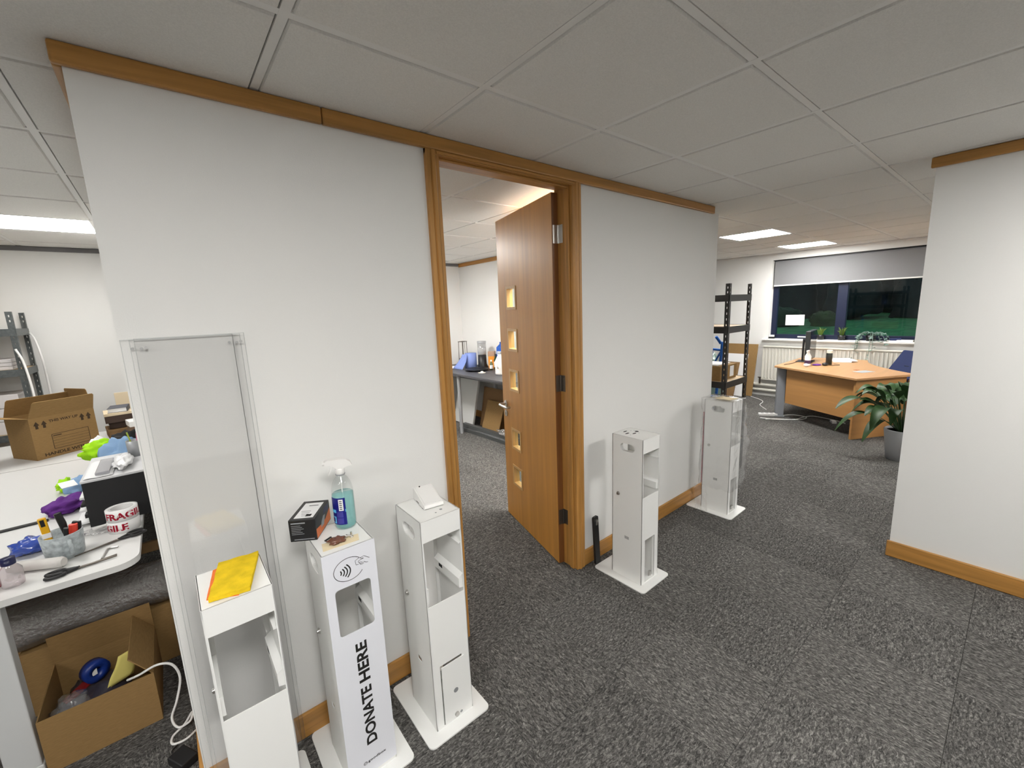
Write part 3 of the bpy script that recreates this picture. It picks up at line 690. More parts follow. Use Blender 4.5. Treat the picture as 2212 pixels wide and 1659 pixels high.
# plastic bag over the last stand
bag = thing('plastic_wrap', 'loose clear plastic bag pulled over the last white stand', 'plastic bag', (4.152, -.204, 0))
def film(u, v):
    a = u*2*PI; z = .20+.712*v
    c, s = math.cos(a), math.sin(a); k = 1/max(abs(c)/.094, abs(s)/.118)
    x, y = c*k, s*k-.026
    loose = .02+.055*max(0, c*.9+.2)*math.sin(PI*min(1, v*1.05))**.8
    n_ = noise.noise(Vector((c*1.6, s*1.6, z*5)))
    q = 1+loose/.1*(.45+.55*n_+.28*noise.noise(Vector((c*5, s*5, z*16))))*.8
    zz = z if v < 1 else z
    return (x*q+.004*noise.noise(Vector((z*20, c*4, 1))), -.026+(y+.026)*q, zz+.02*noise.noise(Vector((c*3, s*3, 2)))*(1-v))
g = G(); g.grid(film, 72, 40)
def cap(u, v):
    a = u*2*PI; p = film(u, 1); k = 1-v; n_ = .006*noise.noise(Vector((p[0]*40*k, p[1]*40*k, 3)))
    return (p[0]*k, -.026+(p[1]+.026)*k, p[2]+.003+abs(n_)*(k < .97))
g.grid(cap, 72, 6); g.build('film', FILM, bag)
def fl(u, v): return (-.13-.03*v+.02*noise.noise(Vector((u*4, v*4, 0))), .02+.10*u-.03*v, .19*(1-v)+.012+.02*abs(noise.noise(Vector((u*5, v*5, 7)))))
G().grid(fl, 14, 14).build('loose_end', FILM, bag)
G().grid(lambda u, v: (-.10+.105*u, -.115+.12*v-.02*u, .9235+.006*noise.noise(Vector((u*6, v*6, 1)))), 8, 8).build('tape', NOTE, bag, solid=.001)
G().grid(lambda u, v: (-.045+.02*u, -.04+.01*u, .924+.028*v*(1-.3*u)), 3, 3).build('tape_tab', NOTE, bag, solid=.001)
# ================================================================== LEFT ROOM
def desk_white(label, x0, x1, y0, y1, legs, group):
    t = thing('workbench', label, 'desk', ((x0+x1)/2, (y0+y1)/2, 0), 0, group); w, d = (x1-x0)/2, (y1-y0)/2
    G().plate(rr(-w, w, -d, d, .07, 7), [], .025, TR(0, 0, .7275)).build('desktop', DESKW, t, bevel=.003)
    for (lx, ly) in legs:
        G().box(lx-.045, lx+.045, ly-.03, ly+.03, .035, .715).box(lx-.05, lx+.05, ly-.04, ly+.04, .685, .715).build('leg', mat('leg_light_grey', (.62, .63, .63), .5), t, bevel=.004)
        G().box(lx-.25, lx+.05, ly-.035, ly+.035, 0, .035).build('foot', mat('leg_light_grey', (.6, .6, .6)), t, bevel=.006)
    G().box(-w+.15, w-.25, -.02, .02, .66, .715).build('cross_rail', GREYST, t)
    return t
desk_white('white workbench with rounded corner covered in tools', -.13, .67, .47, 2.46, [(-.025, -.92), (-.025, .9)], 'white workbenches in the left room')
desk_white('white workbench at the back carrying the open cardboard box', -.80, .70, 2.475, 3.42, [(-.5, 0), (.5, .1)], 'white workbenches in the left room')
ZT = .7405
# open cardboard box on the rear bench
cb = thing('cardboard_box', 'open brown cardboard box printed THIS WAY UP on the rear bench', 'box', (.068, 2.652, ZT), math.radians(33.5))
BW, BD, BH = .37, .28, .30
G().box(0, BW, 0, .004, 0, BH).box(0, BW, BD-.004, BD, 0, BH).box(0, .004, .004, BD-.004, 0, BH).box(BW-.004, BW, .004, BD-.004, 0, BH).box(.004, BW-.004, .004, BD-.004, 0, .005).build('box_body', CARD, cb)
def flap(w, d, T): G().plate([(0, 0), (w, 0), (w-.012, d-.01), (w-.02, d), (.02, d), (.012, d-.01)], [], .004, T).build('flap', CARD, cb)
flap(BW, .13, TR(0, .002, BH, rx=math.radians(118)))
flap(BW, .13, TR(BW, BD-.002, BH, rx=math.radians(72), rz=PI))
flap(BD, .15, TR(BW-.002, 0, BH, rx=math.radians(84), rz=PI/2))
flap(BD, .15, TR(.002, BD, BH, rx=math.radians(165), rz=-PI/2))
text_obj('THIS WAY UP', .03, INKBR, 'lettering', cb, TR(BW/2+.0, -.0006, .262, rx=PI/2), fit=(.165, .019), weight=.0006)
text_obj('HANDLE WITH', .03, INKBR, 'lettering', cb, TR(BW/2-.02, -.0006, .028, rx=PI/2), fit=(.24, .022), weight=.0008)
for ax_ in (.035, .075, .29, .33):
    G().plate([(-.016, 0), (0, .028), (.016, 0), (.0075, 0), (.0075, -.024), (-.0075, -.024), (-.0075, 0)], [], .0006, TR(ax_, -.0006, .245, rx=PI/2)).build('printed_arrow', INKBR, cb)
g = G(); g.plate(rr(.10, .315, .055, .165, .006), [rr(.103, .312, .058, .162, .005)], .0006, TR(0, -.0006, 0, rx=PI/2))
for k in range(4): g.box(.105, .31, -.0009, -.0003, .075+.02*k, .0765+.02*k)
g.box(.108, .155, -.0009, -.0003, .148, .154); tag(g.build('printed_form', INKBR, cb), kind='stuff')
# boltless racking
def rack(label, x, y, rz, w, d, h, levels, m, board_m, group=None):
    t = thing('shelving_rack', label, 'shelf rack', (x, y, 0), rz, group); p = .036
    for px in (0, w):
        for py in (0, d):
            sx = 1 if px == 0 else -1; sy = 1 if py == 0 else -1
            g = G()
            hz = [h-.035, h-.075]
            holes = [rr(.013, .021, z-.009, z+.009, .003, 2) for z in hz] + [rr(.014, .020, z-.010, z+.010, .003, 2) for z in (h-.16-.05*k for k in range(0, 20))]
            g.plate(rect(0, p, 0, h), holes, .002, TR(px, py+sy*.001, 0, rx=PI/2) @ Matrix.Scale(sx, 4, (1, 0, 0)))
            g.plate(rect(0, p, 0, h), holes, .002, TR(px+sx*.001, py, 0) @ Matrix.Rotation(PI/2, 4, 'Z') @ Matrix.Rotation(PI/2, 4, 'X') @ Matrix.Scale(sy, 4, (1, 0, 0)))
            g.build('post', m, t)
    for z in levels:
        for py in (0, d): G().box(.003, w-.003, py-.002 if py else -.004, py+.004 if py else .002, z-.055, z+.003).box(.04, w-.04, py+.002 if not py else py-.025, py+.025 if not py else py-.002, z-.012, z-.009).build('beam', m, t)
        for px in (0, w): G().box(px-.004 if not px else px-.002, px+.002 if not px else px+.004, .003, d-.003, z-.055, z+.003).build('beam', m, t)
        G().box(.005, w-.005, .005, d-.005, z-.008, z).build('shelf_board', board_m, t)
    return t
rack('galvanised metal rack against the back wall behind the cardboard box', -.95, 3.57, 0, .90, .44, 1.80, [.28, .80, 1.33, 1.66], RACKG, BOARDM)
ck = thing('sheet_stack', 'pale grey folded sheets stacked on the galvanised rack', 'sheets', (-.42, 3.78, 1.331))
for k in range(3): G().box(-.30, .30, -.16, .16, .03*k, .03*k+.028).build('sheet', mat('grey_card', (.55, .53, .53), .8), ck, bevel=.004)
ck = thing('carton_stack', 'white cartons standing on the lower shelf of the galvanised rack', 'cartons', (-.45, 3.78, .801))
for k in range(3): G().box(-.32, .32, -.17, .17, .11*k, .11*k+.107).build('carton', mat('pale_carton', (.60, .57, .56), .8), ck, bevel=.004)
tag(G().tube([(-.07, 3.54, 1.50), (-.045, 3.545, 1.40), (-.03, 3.54, 1.20), (-.03, 3.54, 1.0), (-.03, 3.54, .76)], .008, n=8, smooth_n=5).build('cable', WHITEP), 'white cable hanging down the near post of the galvanised rack', 'cable')
tag(G().tube([(-.04, 3.98, 1.62), (-.01, 3.93, 1.56), (.01, 3.90, 1.40), (.005, 3.95, 1.2), (0, 3.97, .9)], .008, n=8, smooth_n=5).build('cable', WHITEP), 'white cable hanging down the rear post of the galvanised rack', 'cable')

# stack behind the box
def slab(name, x, y, z, w, d, h, rz, m, label, cat, bev=.002):
    o = G().box(-w/2, w/2, -d/2, d/2, 0, h).build(name, m, bevel=bev); o.location = (x, y, z); o.rotation_euler = (0, 0, rz); return tag(o, label, cat)
CREAM = mat('cream_board', (.72, .60, .42), .8)
def carton(name, x, y, z, w, d, h, rz, m, label, cat='box', lid=None):
    t = thing(name, label, cat, (x, y, z), rz)
    G().box(-w/2, w/2, -d/2, d/2, 0, h-.004).build('body', m, t, bevel=.002); G().box(-w/2-.002, w/2+.002, -d/2-.002, d/2+.002, h*.72, h).build('lid', lid or m, t, bevel=.002); return t
carton('flat_carton', .53, 3.13, ZT, .26, .24, .075, .15, CARDIN, 'flat brown carton at the bottom of the stack behind the box')
carton('flat_carton', .545, 3.15, ZT+.0755, .25, .20, .055, .05, mat('tray_dark', (.06, .035, .025), .6), 'dark brown carton in the middle of the stack behind the box')
carton('flat_carton', .50, 3.12, ZT+.131, .20, .22, .08, .1, mat('tray_dark', (.06, .035, .025), .6), 'dark flat carton under the notebook', lid=CREAM)
nb = thing('notebook', 'thick notebook with dark slate cover on top of the stack', 'notebook', (.50, 3.11, ZT+.2115), -.05)
G().box(-.06, .055, -.09, .09, .003, .033).build('pages', PAPER, nb); G().box(-.063, .058, -.092, .092, .033, .036).box(-.063, .058, -.092, .092, 0, .003).box(.055, .059, -.092, .092, 0, .036).build('cover', mat('slate_cover', (.075, .08, .10), .6), nb)
carton('gift_box', .615, 2.88, ZT+.0, .13, .15, .155, .2, mat('brown_carton', (.16, .10, .06), .7), 'white lidded box on the right of the stack behind the box', lid=WHITEP)
slab('panel', .60, 3.55, ZT-.02+.0, .30, .012, .33, -.1, CREAM, 'cream board standing at the very back of the rear bench', 'board')
for o in [bpy.data.objects['panel']]: o.location = (.50, 3.40, ZT)
crumple('plastic_pouch', .60, 2.62, ZT, .075, .06, .035, FILM, 'crumpled clear pouch in front of the white lidded box', 'pouch', 9, .5)

# letter tray unit on the near bench, papers and cloths on it
lt = thing('letter_tray', 'black stacked letter tray with papers on the near workbench', 'tray', (.487, .985, ZT))
TWD, TD, TZ = .255, .44, .212
G().box(0, TWD, 0, .004, 0, TZ).build('front_panel', BLACKM, lt); G().box(0, TWD, TD-.004, TD, 0, TZ).build('back_panel', BLACKM, lt)
for k in range(4): G().box(0, TWD-.004, .004, TD-.004, .005+.06*k, .009+.06*k).build('shelf', BLACK, lt)
G().box(TWD-.004, TWD, .004, TD-.004, 0, TZ).build('side_panel', BLACKM, lt)
G().box(-.004, TWD+.004, -.004, TD, TZ, TZ+.012).build('top_tray', mat('light_grey_plastic', (.62, .62, .63), .4), lt, bevel=.003)
for k, (x, z) in enumerate(((-.03, .075), (-.045, .018), (-.02, .135))):
    G().box(x, .15, .03, .30, z-.005, z+.005).build('paper_sheaf', PAPER, lt)
G().box(-.018, .02, .01, .08, .10, .112).build('binder_clip', BLACK, lt); G().box(-.012, .02, .01, .07, .045, .062).build('binder_clip', BLACK, lt)
tz = ZT+TZ+.0125
tag(G().grid(lambda u, v: (.495+.10*u, .99+.33*v, tz+.001+.003*noise.noise(Vector((u*3, v*3, 0)))+.003), 6, 8).build('paper_sheet', PAPER, solid=.001), 'white paper sheet on the front left of the letter tray', 'paper')
PET = clear('clear_box', (.80, .80, .82), gloss=.08, rough=.1, diff=.35, dcol=(.55, .55, .58))
tag(G().box(.535, .585, 1.00, 1.26, tz+.008, tz+.022).build('plastic_sleeve', PET, bevel=.003), 'grey translucent sleeve lying across the letter tray', 'sleeve')
crumple('plastic_bag', .625, 1.14, tz, .035, .13, .020, mat('white_bag', (.82, .82, .83), .35), 'crumpled white plastic bag on the letter tray', 'bag', 3, .6)
def rag(name, x, y, z, rx, ry, rz_, m, label, seed, rot=0): return crumple(name, x, y, z, rx, ry, rz_, m, label, 'cloth', seed, .55, 16, rot)
LIME = mat('lime_cloth', (.38, .75, .01), .9, bump=.5, bump_scale=300); SKY = mat('sky_cloth', (.24, .38, .58), .9, bump=.4, bump_scale=300); PURP = mat('purple_cloth', (.12, .025, .22), .9, bump=.5, bump_scale=300)
rag('microfibre_cloth', .60, 1.56, ZT, .11, .085, .128, SKY, 'pale blue cloth piled behind the letter tray', 5, .2)
rag('microfibre_cloth', .49, 1.72, ZT+.150, .075, .055, .050, LIME, 'lime green cloth on top of the blue cloth pile', 6)
rag('microfibre_cloth', .395, 1.56, ZT, .055, .07, .05, SKY, 'pale blue cloth hanging out left of the letter tray', 11, .5)
rag('microfibre_cloth', .325, 1.70, ZT, .035, .06, .035, LIME, 'lime green cloth corner left of the letter tray', 8)
rag('microfibre_cloth', .372, 1.32, ZT, .068, .085, .036, PURP, 'purple cloth heap beside the letter tray', 12, -.4)
tag(G().box(-.03, .03, -.04, .04, 0, .002).build('care_card', PAPER, T=TR(.375, 1.44, ZT+.106, rx=.15, rz=.3)), 'small white card on the cloths', 'card')
crumple('glove', .595, 1.99, ZT, .09, .06, .12, BLACKM, 'black work glove bundled behind the cloths', 'glove', 14, .45)
crumple('paper_bag', .44, 2.14, ZT, .06, .08, .10, PAPER, 'white paper bag behind the lime green cloth', 'bag', 15, .25)
cp = thing('pencil_cup', 'grey metal cup with a pencil at the wall corner', 'cup', (.668, 1.30, tz))
g = G(); g.lathe([(.0, .002), (.030, 0), (.032, .085), (.029, .085), (.027, .004), (0, .004)], 24); g.build('cup', GREYST, cp)
G().cyl((0, 0, .006), (-.02, .01, .13), .0035, n=8).build('pencil', mat('green_pencil', (.35, .45, .05), .5), cp); G().cyl((.01, 0, .006), (.018, .01, .12), .0035, n=8).build('pen', mat('pink_pen', (.6, .15, .25), .5), cp)

# parcel tape rolls with FRAGILE print
TAPEW = mat('tape_white', (.84, .83, .82), .3); RED = mat('tape_red', (.62, .012, .05), .4)
def tape_roll(x, y, z, label, word, a0):
    t = thing('tape_roll', label, 'tape roll', (x, y, z), 0, 'stacked parcel tape rolls')
    R_, r_, h = .056, .040, .052
    G().lathe([(r_, 0), (R_, 0), (R_, h), (r_, h), (r_, 0)], 40).build('tape', TAPEW, t); G().lathe([(r_-.003, 0), (r_, 0), (r_, h), (r_-.003, h), (r_-.003, 0)], 40).build('core', mat('tape_core', (.62, .61, .60), .7), t)
    o = text_obj(word, .045, RED, 'lettering', t, Matrix.Identity(4), weight=.0016)
    for v in o.data.vertices:
        a = a0+v.co.x/R_; v.co = Vector(((R_+.0006)*math.cos(a), (R_+.0006)*math.sin(a), h/2+v.co.y*.9))
    return t
tape_roll(.612, .855, ZT, 'lower white tape roll of the stacked pair with red print', 'FRAGILE', math.radians(-158))
tape_roll(.613, .856, ZT+.0525, 'upper white tape roll of the stacked pair printed FRAGILE in red', 'FRAGILE', math.radians(-72))

# mug full of tools
mg = thing('mug', 'grey patterned mug holding pliers, a knife and pens', 'mug', (.438, .728, ZT), math.radians(-20))
MUG = mat('mug_glaze', (.36, .40, .41), .35, noise_scale=60, noise_amt=.35)
G().lathe([(0, .0), (.054, 0), (.057, .006), (.064, .100), (.060, .101), (.053, .010), (0, .008)], 36).build('cup', MUG, mg)
G().tube([(.045, -.045, .078), (.058, -.068, .080), (.066, -.078, .060), (.060, -.070, .034), (.043, -.042, .025)], .0075, n=10, smooth_n=5).build('handle', MUG, mg)
def in_mug(name, pts, r, m, label, cat): 
    o = G().tube(pts, r, n=10, smooth_n=3).build(name, m); o.location = (.438, .728, ZT); return tag(o, label, cat)
YP = mat('yellow_plastic', (.78, .42, .012), .35)
kn = thing('utility_knife', 'yellow utility knife standing in the grey mug', 'knife', (.405, .728, ZT+.012)); G().box(-.012, .012, -.006, .006, .02, .165, TR(0, 0, 0, ry=-.06)).build('body', YP, kn, bevel=.004); G().box(-.006, .006, -.007, .007, .13, .158, TR(0, 0, 0, ry=-.06)).build('slider', BLACK, kn); G().box(-.013, .013, -.008, .008, .08, .10, TR(0, 0, 0, ry=-.06)).build('collar', WHITEP, kn)
pl = thing('pliers', 'black handled pliers standing in the grey mug', 'pliers', (.445, .742, ZT+.012)); G().tube([(0, 0, 0), (.005, 0, .07), (.0, .0, .12), (-.008, 0, .165)], [.007, .009, .012, .011], n=10).build('handle', BLACK, pl); G().tube([(.005, 0, 0), (.015, 0, .07), (.03, .0, .10), (.036, 0, .115)], [.006, .008, .010, .008], n=10).build('handle', BLACK, pl); G().cyl((.006, -.006, .05), (.006, .008, .05), .010, n=12).build('pivot', STEEL, pl)
in_mug('marker_pen', [(.03, .0, .01), (.034, 0, .08), (.038, 0, .122)], .0135, mat('red_plastic', (.80, .06, .035), .4), 'red capped marker in the grey mug', 'pen')
in_mug('screwdriver', [(.015, -.02, .01), (.018, -.03, .10), (.022, -.034, .124)], .007, BLACK, 'black screwdriver handle leaning in the grey mug', 'screwdriver')
in_mug('marker_pen', [(.042, .02, .01), (.048, .024, .09), (.050, .026, .120)], .009, BLACK, 'black marker beside the red one in the grey mug', 'pen')

def scissors(x, y, rz, label, L_=.20):
    t = thing('scissors', label, 'scissors', (x, y, ZT+.0015), rz, 'black handled scissors on the workbench')
    for s in (-1, 1):
        ring = [(-.06-.026*math.cos(a), s*.016+.012*math.sin(a)*1.1, .005) for a in [k*PI/8 for k in range(17)]]
        G().tube(ring, .0055, n=8).tube([(-.036, s*.014, .005), (-.012, s*.006, .005), (.004, -s*.002, .005)], .006, n=8).build('handle', BLACK, t)
        G().add([(0, -.007*s, .004+.0012*s), (L_*.55, -.001*s, .004+.0012*s), (L_*.55, .002*s, .004+.0012*s), (0, .006*s, .004+.0012*s)], [(0, 1, 2, 3)]).build('blade', DARKST, t, solid=.002)
    G().cyl((.006, 0, .001), (.006, 0, .008), .004, n=10).build('pivot', STEEL, t); return t
scissors(.492, .548, math.radians(4), 'small black scissors lying at the bench front edge')
scissors(.60, .728, math.radians(203), 'long black scissors lying beside the tape rolls', .26)
tag(G().tube([(.556, .572, ZT+.004), (.566, .655, ZT+.004), (.572, .66, ZT+.004), (.60, .651, ZT+.004)], .0035, n=6, smooth_n=2).build('hex_key', STEEL), 'bent steel hex key near the bench corner', 'hex key')
tag(G().cyl((.52, .556, ZT+.0035), (.60, .575, ZT+.0035), .003, n=8).build('metal_rod', DARKST), 'thin dark rod pointing at the hex key', 'rod')
slab('flat_ruler', .232, 1.232, ZT, .17, .024, .008, .05, BLACK, 'flat black strip lying behind the mug', 'strip')
tag(G().cyl((.26, 1.02, ZT+.003), (.40, .985, ZT+.003), .003, n=8).build('cable_tie', BLACK), 'thin black tie lying behind the mug', 'tie')
tag(G().cyl((.295, .700, ZT+.021), (.440, .615, ZT+.021), .020, n=20).cyl((.440, .615, ZT+.021), (.449, .610, ZT+.021), .021, .016, n=20).build('cardboard_tube', mat('pale_tube', (.60, .58, .55), .7)), 'pale rolled tube lying in front of the mug', 'tube')
bt = thing('small_bottle', 'small clear bottle with dark blue cap at the left bench edge', 'bottle', (.322, .578, ZT))
G().lathe([(0, 0), (.028, 0), (.030, .006), (.030, .06), (.018, .078), (.016, .085)], 24).build('body', clear('pinkish_bottle', (.85, .78, .80), gloss=.08, rough=.06, diff=.25), bt); G().lathe([(.019, .082), (.019, .106), (0, .106)], 20).build('cap', mat('navy_cap', (.01, .012, .06), .35), bt)
bt = thing('small_bottle', 'small bottle with red label cut by the left picture edge', 'bottle', (.265, .60, ZT)); G().lathe([(0, 0), (.024, 0), (.025, .09), (.012, .105), (.012, .115), (0, .115)], 20).build('body', mat('deep_red', (.30, .01, .02), .4), bt); G().lathe([(.013, .112), (.013, .125), (0, .125)], 16).build('cap', WHITEP, bt)
crumple('plastic_pouch', .325, .86, ZT, .060, .055, .032, mat('blue_pouch', (.03, .07, .35), .25, coat=.4), 'shiny blue plastic pouch left of the mug', 'pouch', 21, .4)
crumple('plastic_pouch', .545, .905, ZT, .085, .05, .006, FILM, 'flat clear pouch of screws in front of the letter tray', 'pouch', 22, .4)
slab('glue_stick', .545, .92, ZT+.013, .09, .016, .008, .35, WHITEP, 'slim white stick lying on the clear pouch', 'stick')
tag(G().tube([(.35, 1.62, ZT+.004), (.38, 1.66, ZT+.006), (.43, 1.70, ZT+.004)], .004, n=6, smooth_n=3).build('pen', BLACK), 'black pen left of the letter tray', 'pen')

# under the bench
ob = thing('cardboard_box', 'open cardboard box full of oddments under the workbench', 'box', (.305, .49, 0), 0)
w, d, h = .335, .36, .225
G().box(0, w, 0, .004, 0, h).box(0, w, d-.004, d, 0, h).box(0, .004, .004, d-.004, 0, h).box(w-.004, w, .004, d-.004, 0, h).box(.004, w-.004, .004, d-.004, 0, .005).build('box_body', CARD, ob)
for T, ww, dd_ in ((TR(w-.002, 0, h, rx=math.radians(58), rz=PI/2), d, .12), (TR(w, d-.002, h, rx=math.radians(80), rz=PI), w, .14)):
    G().plate(rect(0, ww, 0, dd_), [], .004, T).build('flap', CARD, ob)
crumple('plastic_bag', .43, .70, .006, .10, .13, .075, mat('dark_bag', (.05, .045, .06), .3), 'dark plastic bag inside the open box under the bench', 'bag', 31, .4)
crumple('plastic_bag', .375, .60, .12, .05, .06, .04, FILM, 'crumpled clear bag inside the open box under the bench', 'bag', 32, .5)
tg = thing('tape_gun', 'blue and red tape gun inside the open box', 'tape gun', (.44, .72, .17), .5); G().lathe([(.018, -.02), (.045, -.02), (.045, .02), (.018, .02), (.018, -.02)], 20, T=TR(0, 0, .03, rx=PI/2)).build('reel', mat('cobalt', (.008, .03, .20), .35), tg); G().box(-.11, -.02, -.012, .012, .0, .018, TR(0, 0, 0, ry=-.35)).build('handle', mat('dark_red', (.22, .01, .012), .45), tg); G().box(-.03, .0, -.018, .018, .02, .05).build('guard', WHITEP, tg)
YN = mat('yellow_paper', (.72, .62, .18), .85)
tag(G().grid(lambda u, v: (.475+.085*u+.05*v, .64+.02*u+.02*v, .14+.115*v+.012*u+.006*math.sin(v*PI*2)), 6, 10).build('note_paper', YN, solid=.001), 'creased yellow note sticking up from the open box', 'paper')
tag(G().box(0, .68, 0, .34, 0, .30).build('cardboard_box', CARD, T=TR(.03, 1.02, .002), bevel=.004), 'large closed cardboard box at the back under the bench', 'box')
tag(G().box(0, .62, 0, .20, 0, .05).build('cardboard_sheet', CARDIN, T=TR(.08, 1.06, .52, rx=-.35, rz=-.05), bevel=.003), 'flattened brown cardboard propped up under the bench top', 'cardboard')
def bw(u, v):
    a = v*2*PI; r = .098*(1+.10*noise.noise(Vector((u*6, math.cos(a)*2, math.sin(a)*2)))); return (.17+.58*u, .925+r*1.02*math.cos(a), .408+r*math.sin(a))
tag(G().grid(bw, 40, 28).build('bubble_wrap', BUBBLE), 'roll of bubble wrap lying on the boxes under the bench', 'bubble wrap')
slab('cardboard_box', .46, .925, .002, .50, .10, .298, 0, CARD, 'brown box under the bubble wrap roll', 'box')
tag(G().tube([(.56, .50, .235), (.60, .46, .262), (.66, .44, .285), (.705, .43, .265), (.722, .42, .20), (.70, .40, .12), (.675, .39, .06), (.69, .37, .02), (.73, .36, .03), (.74, .38, .05), (.71, .38, .012), (.67, .35, .008), (.67, .31, .008), (.71, .30, .008), (.745, .32, .008)], .0045, n=8, smooth_n=6).build('cable', WHITEP), 'white cable looping from the open box down to the floor', 'cable')
ad = thing('power_adapter', 'black power adapter on the floor below the looping white cable', 'adapter', (.70, .20, .0), .5); G().box(-.03, .03, -.045, .045, .001, .035).build('body', BLACK, ad, bevel=.005); G().tube([(0, .045, .018), (.0, .07, .02), (.03, .09, .008)], .003, n=6, smooth_n=3).build('lead', BLACK, ad)
# ================================================================== ROOM BEHIND THE DOOR
it = thing('work_table', 'dark grey work table with steel legs seen through the doorway', 'table', (0, 0, 0))
TOPM = mat('anthracite_top', (.055, .055, .062), .45, noise_scale=90, noise_amt=.1)
G().box(3.80, 4.53, 1.95, 4.02, .815, .84).build('tabletop', TOPM, it, bevel=.002)
for y in (2.05, 3.14, 3.9):
    for x in (3.86, 4.47): G().cyl((x, y, 0), (x, y, .815), .024, n=20).build('leg', GREYST, it)
G().box(3.88, 4.46, 2.0, 3.95, .775, .815).build('apron', mat('apron_grey', (.10, .10, .105), .5), it)
ZI = .8405
def wtower(x, y):
    t = thing('wire_rack', 'tall narrow wire rack standing at the back of the dark table', 'wire rack', (x, y, ZI), .3)
    for a in (-.055, .055):
        for b in (-.04, .04): G().cyl((a, b, 0), (a*.9, b*.9, .36), .0045, n=8).build('rod', DARKST, t)
    for z in (.10, .36):
        G().tube([(-.055, -.04, z), (.055, -.04, z), (.055, .04, z), (-.055, .04, z), (-.055, -.04, z)], .0045, n=8).build('hoop', DARKST, t)
    G().cyl((0, -.04, .10), (0, -.036, .36), .003, n=8).build('rod', DARKST, t)
    return t
wtower(4.38, 3.80)
carton('small_carton', 4.38, 3.62, ZI, .10, .10, .10, .4, mat('dark_carton', (.05, .05, .05), .6), 'small dark carton at the foot of the wire rack')
def towel(x, y):
    t = thing('paper_roll', 'roll of blue paper towel with a loose sheet hanging down', 'paper roll', (x, y, ZI), 0); m = mat('blue_paper', (.20, .27, .58), .9, bump=.3, bump_scale=200)
    G().lathe([(.02, 0), (.085, 0), (.087, .09), (.085, .215), (.02, .215)], 28).build('roll', m, t)
    G().grid(lambda u, v: (-.095-.11*(1-v)**1.6+.01*noise.noise(Vector((u*3, v*3, 0))), -.05+.15*u*(1-.2*v)+.10*(1-v)*(u-.3), .003+.20*v), 8, 8).build('loose_sheet', m, t, solid=.001)
    return t
towel(4.26, 3.42)
bl_ = thing('blender_jar', 'clear jar with grey lid on a black base on the dark table', 'jar', (4.36, 3.27, ZI))
G().lathe([(0, 0), (.075, 0), (.078, .02), (.062, .06), (.060, .19), (0, .19)], 24).build('base', BLACK, bl_); G().lathe([(.055, .19), (.062, .20), (.062, .36), (.058, .36), (.055, .2)], 24).build('jar', clear('jar_plastic', (.85, .85, .85), gloss=.08, rough=.06, diff=.2), bl_)
G().lathe([(.064, .36), (.064, .385), (0, .388)], 24).build('lid', GREYST, bl_); G().lathe([(0, .20), (.052, .20), (.05, .285), (0, .285)], 20).build('contents', PAPER, bl_)
tag(G().lathe([(0, .004), (.05, 0), (.12, .004), (.17, .022), (.165, .026), (.11, .010), (0, .010)], 36).build('tray', BLACK, T=TR(4.16, 3.12, ZI)), 'round black tray on the dark table', 'tray')
orc = carton('small_carton', 4.43, 3.13, ZI, .09, .09, .24, .7, mat('orange_carton', (.80, .30, .03), .5), 'orange carton with brown top behind the black tray', lid=mat('tan_carton', (.40, .25, .17), .6))
def bottle(x, y, z, r, h, mb, mc, label, group=None):
    t = thing('bottle', label, 'bottle', (x, y, z), 0, group)
    G().lathe([(0, 0), (r, 0), (r, h*.62), (r*.55, h*.78), (r*.42, h*.84), (r*.42, h*.88)], 20).build('body', mb, t); G().lathe([(r*.5, h*.86), (r*.5, h), (0, h)], 16).build('cap', mc, t)
    G().lathe([(r+.0006, h*.15), (r+.0006, h*.5)], 20).build('label_band', PAPER, t); return t
bottle(4.40, 3.00, ZI, .03, .21, mat('dark_green_glass', (.02, .06, .03), .2), BLACK, 'dark green bottle with pale label left of the blue carton')
bottle(4.30, 2.98, ZI, .022, .14, mat('olive_bottle', (.12, .14, .07), .3), WHITEP, 'small olive bottle at the foot of the blue carton')
bc = thing('food_carton', 'tall blue carton with red and white print on the dark table', 'carton', (4.42, 2.885, ZI), .45)
BCM = mat('carton_blue', (.018, .09, .40), .4)
G().box(-.055, .055, -.055, .055, 0, .31).build('body', BCM, bc, bevel=.003)
G().add([(-.055, -.055, .31), (.055, -.055, .31), (.055, .055, .31), (-.055, .055, .31), (-.055, 0, .36), (.055, 0, .36)], [(0, 1, 5, 4), (2, 3, 4, 5), (0, 4, 3), (1, 2, 5)]).box(-.055, .055, -.003, .003, .355, .385).build('gable', BCM, bc)
for sx, nm in ((-1, 'a'),):
    G().box(-.0556, -.055, -.045, .045, .20, .26).build('pale_panel', mat('pale_blue_print', (.50, .56, .66), .5), bc); G().box(-.0556, -.055, -.045, .045, .06, .11).build('red_panel', mat('red_print', (.50, .03, .03), .5), bc); G().box(-.0556, -.055, -.035, .04, .12, .165).build('gold_panel', mat('gold_print', (.62, .38, .12), .5), bc)
    G().box(-.045, .045, -.0556, -.055, .20, .26).build('pale_panel', MATS['pale_blue_print'], bc); G().box(-.045, .045, -.0556, -.055, .06, .11).build('red_panel', MATS['red_print'], bc)
jg = thing('jug', 'white plastic jug half hidden behind the open door edge', 'jug', (4.13, 2.56, ZI))
G().lathe([(0, 0), (.062, 0), (.066, .02), (.066, .17), (.035, .23), (.022, .245), (.022, .27)], 24).build('body', WHITEP, jg); G().tube([(-.035, -.03, .22), (-.075, -.05, .20), (-.08, -.05, .12), (-.06, -.03, .09)], .010, n=10, smooth_n=4).build('handle', WHITEP, jg); G().lathe([(.026, .262), (.026, .285), (0, .285)], 16).build('cap', mat('jug_cap', (.3, .32, .34), .4), jg)
